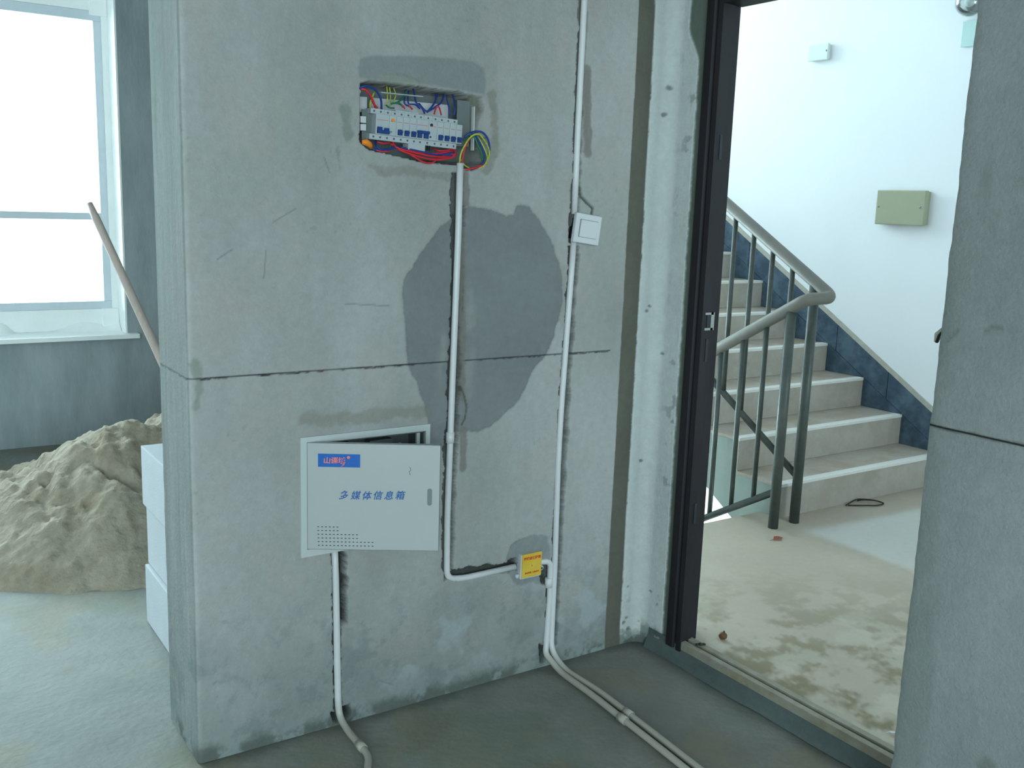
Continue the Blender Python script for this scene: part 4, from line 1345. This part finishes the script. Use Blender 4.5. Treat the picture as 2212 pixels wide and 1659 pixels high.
wires = [
    ('w_blue', 0.0026, ((0.4389, 0.0000, 1.7055), (0.4477, -0.0060, 1.7120), (0.4694, -0.0040, 1.7114), (0.4903, 0.0040, 1.7013), (0.5017, 0.0080, 1.6852), (0.5091, 0.0200, 1.6632))),
    ('w_red', 0.0028, ((0.4415, 0.0000, 1.7058), (0.4539, -0.0040, 1.7032), (0.4711, 0.0020, 1.6891), (0.4843, 0.0100, 1.6722), (0.4932, 0.0200, 1.6619))),
    ('w_yellow', 0.0022, ((0.4949, 0.0300, 1.7094), (0.4857, 0.0200, 1.6962), (0.4761, 0.0150, 1.6788), (0.4773, 0.0200, 1.6630))),
    ('w_red', 0.0022, ((0.4858, 0.0300, 1.6899), (0.4835, 0.0140, 1.6747), (0.4971, 0.0200, 1.6657))),
    ('w_yellow', 0.0016, ((0.5332, 0.0400, 1.7230), (0.5331, 0.0350, 1.7038), (0.5297, 0.0300, 1.6819), (0.5234, 0.0300, 1.6744))),
    ('w_yellow', 0.0016, ((0.5536, 0.0400, 1.7201), (0.5567, 0.0350, 1.7035), (0.5476, 0.0300, 1.6858), (0.5369, 0.0300, 1.6743))),
    ('w_yellow', 0.0016, ((0.5438, 0.0450, 1.7220), (0.5442, 0.0400, 1.7027), (0.5420, 0.0350, 1.6833))),
    ('w_green', 0.0022, ((0.5907, 0.0400, 1.7187), (0.5775, 0.0300, 1.7002), (0.5561, 0.0200, 1.6847), (0.5359, 0.0200, 1.6783))),
    ('w_green', 0.0020, ((0.5260, 0.0300, 1.6757), (0.5319, 0.0200, 1.6685), (0.5455, 0.0200, 1.6689))),
    ('w_green', 0.0020, ((0.5508, 0.0200, 1.6807), (0.5606, 0.0180, 1.6814), (0.5700, 0.0200, 1.6728))),
    ('w_blue', 0.0019, ((0.5874, 0.0400, 1.7184), (0.5803, 0.0300, 1.6980), (0.5748, 0.0200, 1.6827), (0.5882, 0.0180, 1.6765))),
    ('w_blue', 0.0019, ((0.5969, 0.0400, 1.7169), (0.5897, 0.0300, 1.6965), (0.5877, 0.0200, 1.6826), (0.6037, 0.0160, 1.6819), (0.6199, 0.0200, 1.6732))),
    ('w_blue', 0.0022, ((0.6101, 0.0400, 1.7229), (0.6093, 0.0300, 1.7053), (0.6085, 0.0200, 1.6878), (0.6223, 0.0140, 1.6754), (0.6342, 0.0200, 1.6623))),
    ('w_blue', 0.0022, ((0.6222, 0.0300, 1.6872), (0.6290, 0.0160, 1.6725), (0.6393, 0.0140, 1.6660))),
    ('w_blue', 0.0024, ((0.6783, 0.0400, 1.7169), (0.6717, 0.0300, 1.6986), (0.6543, 0.0160, 1.6818), (0.6390, 0.0160, 1.6649))),
    ('w_blue', 0.0024, ((0.7021, 0.0400, 1.7165), (0.6876, 0.0250, 1.6972), (0.6646, 0.0140, 1.6813), (0.6396, 0.0120, 1.6671))),
    ('w_blue', 0.0018, ((0.6869, 0.0450, 1.7180), (0.6690, 0.0300, 1.6935), (0.6460, 0.0160, 1.6714))),
    ('w_blue', 0.0020, ((0.7096, 0.0400, 1.7172), (0.7078, 0.0300, 1.6992), (0.7078, 0.0200, 1.6815), (0.7112, 0.0200, 1.6622))),
    ('w_blue', 0.0020, ((0.7292, 0.0400, 1.7189), (0.7289, 0.0300, 1.7010), (0.7264, 0.0200, 1.6854), (0.7234, 0.0200, 1.6631))),
    ('w_red', 0.0020, ((0.6626, 0.0200, 1.6621), (0.6622, 0.0120, 1.6749), (0.6655, 0.0080, 1.6817), (0.6724, 0.0100, 1.6792), (0.6842, 0.0200, 1.6625))),
    ('w_red', 0.0022, ((0.5861, 0.0300, 1.6795), (0.5871, 0.0160, 1.6763), (0.5977, 0.0200, 1.6702))),
    ('w_red', 0.0020, ((0.5640, 0.0300, 1.6812), (0.5689, 0.0180, 1.6761), (0.5755, 0.0200, 1.6697))),
    # below the row
    ('w_red', 0.0024, ((0.5411, 0.0200, 1.5851), (0.5461, 0.0080, 1.5707), (0.5750, 0.0000, 1.5626), (0.6204, -0.0040, 1.5554), (0.6631, -0.0040, 1.5524), (0.7058, 0.0000, 1.5548), (0.7219, 0.0040, 1.5674), (0.7197, 0.0200, 1.5801))),
    ('w_red', 0.0024, ((0.5357, 0.0200, 1.5799), (0.5561, 0.0060, 1.5640), (0.5936, -0.0020, 1.5527), (0.6336, -0.0060, 1.5452), (0.6736, -0.0060, 1.5460), (0.7146, 0.0000, 1.5552), (0.7245, 0.0100, 1.5664))),
    ('w_red', 0.0022, ((0.5637, 0.0100, 1.5646), (0.5891, 0.0000, 1.5513), (0.6095, -0.0040, 1.5403), (0.6282, -0.0060, 1.5344), (0.6502, -0.0020, 1.5376), (0.6676, 0.0040, 1.5508))),
    ('w_red', 0.0024, ((0.5770, 0.0200, 1.5704), (0.6061, 0.0060, 1.5609), (0.6520, 0.0020, 1.5597), (0.6933, 0.0040, 1.5658), (0.7258, 0.0200, 1.5742))),
    ('w_red', 0.0022, ((0.4979, 0.0200, 1.5812), (0.5111, 0.0140, 1.5782), (0.5357, 0.0200, 1.5811))),
    ('w_red', 0.0024, ((0.6672, 0.0300, 1.5748), (0.6746, 0.0120, 1.5686), (0.6984, 0.0080, 1.5711), (0.7227, 0.0200, 1.5765))),
    ('w_red', 0.0020, ((0.6597, 0.0000, 1.5454), (0.6825, 0.0000, 1.5565), (0.7027, 0.0000, 1.5613), (0.7197, 0.0040, 1.5611))),
    ('w_blue', 0.0024, ((0.4720, 0.0100, 1.5651), (0.4903, 0.0040, 1.5602), (0.5144, 0.0040, 1.5627), (0.5343, 0.0060, 1.5675), (0.5584, 0.0160, 1.5740))),
    ('w_blue', 0.0022, ((0.4987, 0.0300, 1.5851), (0.4899, 0.0100, 1.5721), (0.4983, 0.0040, 1.5630), (0.5215, 0.0020, 1.5607))),
    ('w_blue', 0.0020, ((0.5632, 0.0200, 1.5720), (0.5903, 0.0080, 1.5673), (0.6179, 0.0020, 1.5627), (0.6561, -0.0060, 1.5573), (0.6917, -0.0040, 1.5606), (0.7166, 0.0040, 1.5671))),
    ('w_blue', 0.0019, ((0.6764, 0.0100, 1.5662), (0.6906, -0.0060, 1.5592), (0.7063, -0.0040, 1.5582))),
    ('w_green', 0.0019, ((0.5380, 0.0300, 1.5828), (0.5318, 0.0120, 1.5723), (0.5245, 0.0080, 1.5623))),
    ('w_red', 0.0018, ((0.4816, 0.0080, 1.5621), (0.4991, 0.0000, 1.5570), (0.5279, 0.0040, 1.5600))),
    # loop at the conduit mouth
    ('w_yellow', 0.0021, ((0.7321, 0.0000, 1.5393), (0.7315, -0.0060, 1.5615), (0.7405, -0.0120, 1.5866), (0.7578, -0.0140, 1.6098), (0.7814, -0.0140, 1.6175), (0.7999, -0.0140, 1.6026), (0.8156, -0.0120, 1.5811), (0.8176, -0.0100, 1.5586), (0.8088, -0.0080, 1.5405))),
    ('w_red', 0.0023, ((0.7401, 0.0000, 1.5397), (0.7409, -0.0040, 1.5621), (0.7457, -0.0060, 1.5821), (0.7605, 0.0000, 1.6030), (0.7781, 0.0100, 1.6170))),
    ('w_blue', 0.0025, ((0.7456, 0.0000, 1.6070), (0.7582, -0.0080, 1.6187), (0.7738, -0.0120, 1.6134), (0.7882, -0.0140, 1.5919), (0.8024, -0.0120, 1.5678), (0.8043, -0.0100, 1.5478), (0.7861, -0.0060, 1.5319), (0.7659, 0.0000, 1.5234))),
    ('w_blue', 0.0024, ((0.7690, 0.0100, 1.6214), (0.7771, -0.0060, 1.6250), (0.7945, -0.0120, 1.6234), (0.8103, -0.0140, 1.6082), (0.8184, -0.0120, 1.5863), (0.8186, -0.0080, 1.5663))),
    ('w_green', 0.0025, ((0.7488, 0.0100, 1.6002), (0.7590, -0.0020, 1.6153), (0.7734, -0.0080, 1.6085), (0.7818, -0.0100, 1.5891), (0.7945, -0.0100, 1.5674), (0.8007, -0.0060, 1.5477))),
    ('w_yellow', 0.0019, ((0.7780, 0.0000, 1.6191), (0.7873, -0.0100, 1.6044), (0.8013, -0.0130, 1.5802), (0.8124, -0.0110, 1.5583), (0.8071, -0.0060, 1.5380), (0.7924, 0.0040, 1.5273))),
    ('w_red', 0.0026, ((0.7489, 0.0040, 1.5227), (0.7634, -0.0040, 1.5258), (0.7848, -0.0080, 1.5318), (0.8068, -0.0060, 1.5455), (0.8131, 0.0000, 1.5611))),
    ('w_yellow', 0.0017, ((0.7377, 0.0040, 1.5496), (0.7476, 0.0000, 1.5351), (0.7682, 0.0040, 1.5274))),
]
names = {'w_blue': 'blue wire', 'w_red': 'red wire', 'w_yellow': 'yellow and green wire', 'w_green': 'green wire'}
for m_, r_, pts in wires:
    bm = bmesh.new()
    tube(bm, [FB(p) for p in smooth_path(pts, 5)], r_ * 1.08, 8)
    o = obj('wire', bm, m_, fbx, True)
    o['label'] = names[m_]
bm = bmesh.new()
tube(bm, [FB(p) for p in (((0.4462, 0.0000, 1.5766), (0.4547, -0.0040, 1.5770), (0.4677, 0.0040, 1.5729), (0.4769, 0.0120, 1.5655)))], [0.006, 0.0085, 0.008, 0.006], 10)
o = obj('cable_gland', bm, 'orange_print', fbx, True)
o['label'] = 'orange cable gland'

# ---------------- stacked aerated blocks behind the wall end
bl = [((0.098, 0.338, 0.345, 0.942, 0.002, 0.206), 'white aerated concrete block behind the wall end, bottom of its stack'),
      ((0.110, 0.350, 0.352, 0.948, 0.208, 0.412), 'white aerated concrete block behind the wall end, middle of its stack'),
      ((0.100, 0.340, 0.350, 0.952, 0.414, 0.614), 'white aerated concrete block behind the wall end, top of its stack')]
for b, lab in bl:
    bm = bmesh.new()
    vs = bx(bm, b[0], b[1], b[2], b[3], b[4], b[5], 0.004)
    c0 = Vector((b[0], b[2], b[4]))
    bmesh.ops.translate(bm, verts=bm.verts, vec=-c0)
    o = obj('concrete_block', bm, 'aac')
    o.location = c0
    tag(o, lab, 'block', 'stack of white aerated blocks')

# ---------------- sand
xs = np.arange(-0.75, 1.50, 0.011)
ys = np.arange(0.80, YW - 0.01, 0.011)
A, B = np.meshgrid(xs, ys, indexing='ij')
wx = A + (fbm(A, B, 2.2, 601, 4) - 0.5) * 0.30
wy = B + (fbm(A, B, 2.2, 602, 4) - 0.5) * 0.30


def cone(cx_, cy_, h, s, r=0.08):
    d_ = np.sqrt((wx - cx_) ** 2 + (wy - cy_) ** 2 + r * r) - r
    return h - s * d_


hgt = np.maximum(cone(0.27, 2.08, 0.475, 0.60, 0.05), cone(0.86, 2.02, 0.66, 0.66))
hgt = np.maximum(hgt, cone(0.05, 2.25, 0.30, 0.50))
hgt = np.maximum(hgt, cone(0.12, 1.84, 0.20, 0.42))
ridge = np.abs(fbm(A * 1.0 + B * 0.25, B * 0.35, 7, 603, 4) - 0.5) * 2
hgt = hgt - (0.060 * (1 - ridge) ** 2.2 - 0.018) * sstep(0.03, 0.25, hgt)
hgt += (fbm(A, B, 16, 604, 5) - 0.5) * 0.030 * sstep(0.0, 0.1, hgt) + (fbm(A, B, 42, 605, 3) - 0.5) * 0.014 * sstep(-0.02, 0.06, hgt)
hgt = np.where(hgt < -0.012, -0.012, hgt)
hgt = np.where((A > 0.05) & (B < 1.0), np.minimum(hgt, -0.012 + 0 * hgt), hgt)
P = np.stack([A, B, hgt], -1)
sd_o = link('sand_pile', grid_mesh('sand_pile', P - np.array([0.3, 2.0, 0])), 'sand')
sd_o.location = (0.3, 2.0, 0)
tag(sd_o, 'heap of damp brown sand on the floor under the window', 'sand', kind='stuff')

# ---------------- wooden pole stuck in the sand
p0, p1 = Vector((0.3595, 1.7200, 0.7827)), Vector((0.1852, 2.0800, 1.3807))
dv = (p1 - p0)
pb = p0 - dv * 0.55
pt = p1
pl = thing('pole', 'round wooden pole stuck in the sand and leaning toward the window', 'pole', tuple(pb))
bm = bmesh.new()
n_ = 14
pts = [(pb + (pt - pb) * (k / n_)) - pb for k in range(n_ + 1)]
tube(bm, pts, [0.0185 - 0.002 * (k / n_) for k in range(n_)] + [0.013], 14)
obj('shaft', bm, 'wood', pl, True)

# ---------------- litter
t_ = thing('dry_leaf', 'small reddish dry leaf on the lobby floor before the railing posts', 'leaf', (2.5582, 0.3491, 0.0660))
bm = bmesh.new()
vs = [bm.verts.new(p) for p in ((-0.03, 0, 0.001), (-0.012, 0.012, 0.010), (0.012, 0.012, 0.008), (0.032, 0.0, 0.002), (0.012, -0.010, 0.004), (-0.012, -0.012, 0.005))]
ws = [bm.verts.new((v.co.x, v.co.y, v.co.z + 0.0012)) for v in vs]
bm.faces.new(vs[::-1])
bm.faces.new(ws)
for k in range(6):
    bm.faces.new((vs[k], vs[(k + 1) % 6], ws[(k + 1) % 6], ws[k]))
obj('blade', bm, 'leaf', t_)
bm = bmesh.new()
tube(bm, [(-0.045, 0.004, 0.001), (-0.028, 0.0, 0.003), (0.0, -0.001, 0.006)], 0.0009, 5)
obj('stem', bm, 'brown', t_)
t_ = thing('wire_scrap', 'flattened loop of dark scrap wire at the foot of the first stair', 'scrap wire', (3.3434, 0.4916, 0.0660))
bm = bmesh.new()
tube(bm, smooth_path([(-0.11, 0.03, 0.004), (-0.05, 0.045, 0.008), (0.01, 0.05, 0.012), (0.07, 0.01, 0.010), (0.09, -0.035, 0.004), (0.03, -0.045, 0.005), (-0.03, -0.02, 0.006), (-0.10, 0.025, 0.004)], 5), 0.003, 6)
obj('loop', bm, 'iron', t_, True)
bm = bmesh.new()
tube(bm, smooth_path([(0.09, -0.035, 0.004), (0.05, -0.01, 0.016), (0.02, 0.03, 0.012), (0.0, 0.05, 0.006)], 5), 0.0028, 6)
obj('bend', bm, 'iron', t_, True)
t_ = thing('lump', 'small round brown lump on the lobby floor just past the door frame', 'debris', (1.6263, -0.2398, 0.0660))
bm = bmesh.new()
bmesh.ops.create_icosphere(bm, subdivisions=3, radius=0.014)
for v in bm.verts:
    v.co *= 1 + 0.08 * math.sin(v.co.x * 600) * math.cos(v.co.z * 500)
    v.co.z = v.co.z * 0.85 + 0.011
obj('shell', bm, 'brown', t_, True)
bm = bmesh.new()
bmesh.ops.create_cone(bm, segments=8, radius1=0.004, radius2=0.001, depth=0.006, cap_ends=True)
bmesh.ops.translate(bm, verts=bm.verts, vec=(0.004, 0, 0.025))
obj('tip', bm, 'iron', t_)
t_ = thing('mortar_crumb', 'dark crumb of mortar on the threshold beside the door frame', 'crumb', (1.5097, -0.2558, 0.0790))
bm = bmesh.new()
for sx, sy, rr in ((-0.010, 0.004, 0.006), (0, 0, 0.008), (0.010, -0.004, 0.006)):
    g = bmesh.ops.create_icosphere(bm, subdivisions=2, radius=rr)
    for v in g['verts']:
        v.co = Vector((v.co.x + sx, v.co.y + sy, v.co.z * 0.5 + 0.002)) * (1 + 0.1 * random.random())
obj('lump', bm, 'iron', t_)
t_ = thing('scrap', 'tiny bright white scrap on the lobby floor by the raw wall edge', 'debris', (1.5952, -0.8933, 0.0660))
bm = bmesh.new()
tube(bm, [(-0.012, 0.006, 0.003), (-0.004, 0.001, 0.005), (0.005, -0.003, 0.004), (0.013, -0.007, 0.003)], [0.001, 0.0035, 0.003, 0.001], 6)
obj('strip', bm, 'plastic_white', t_)
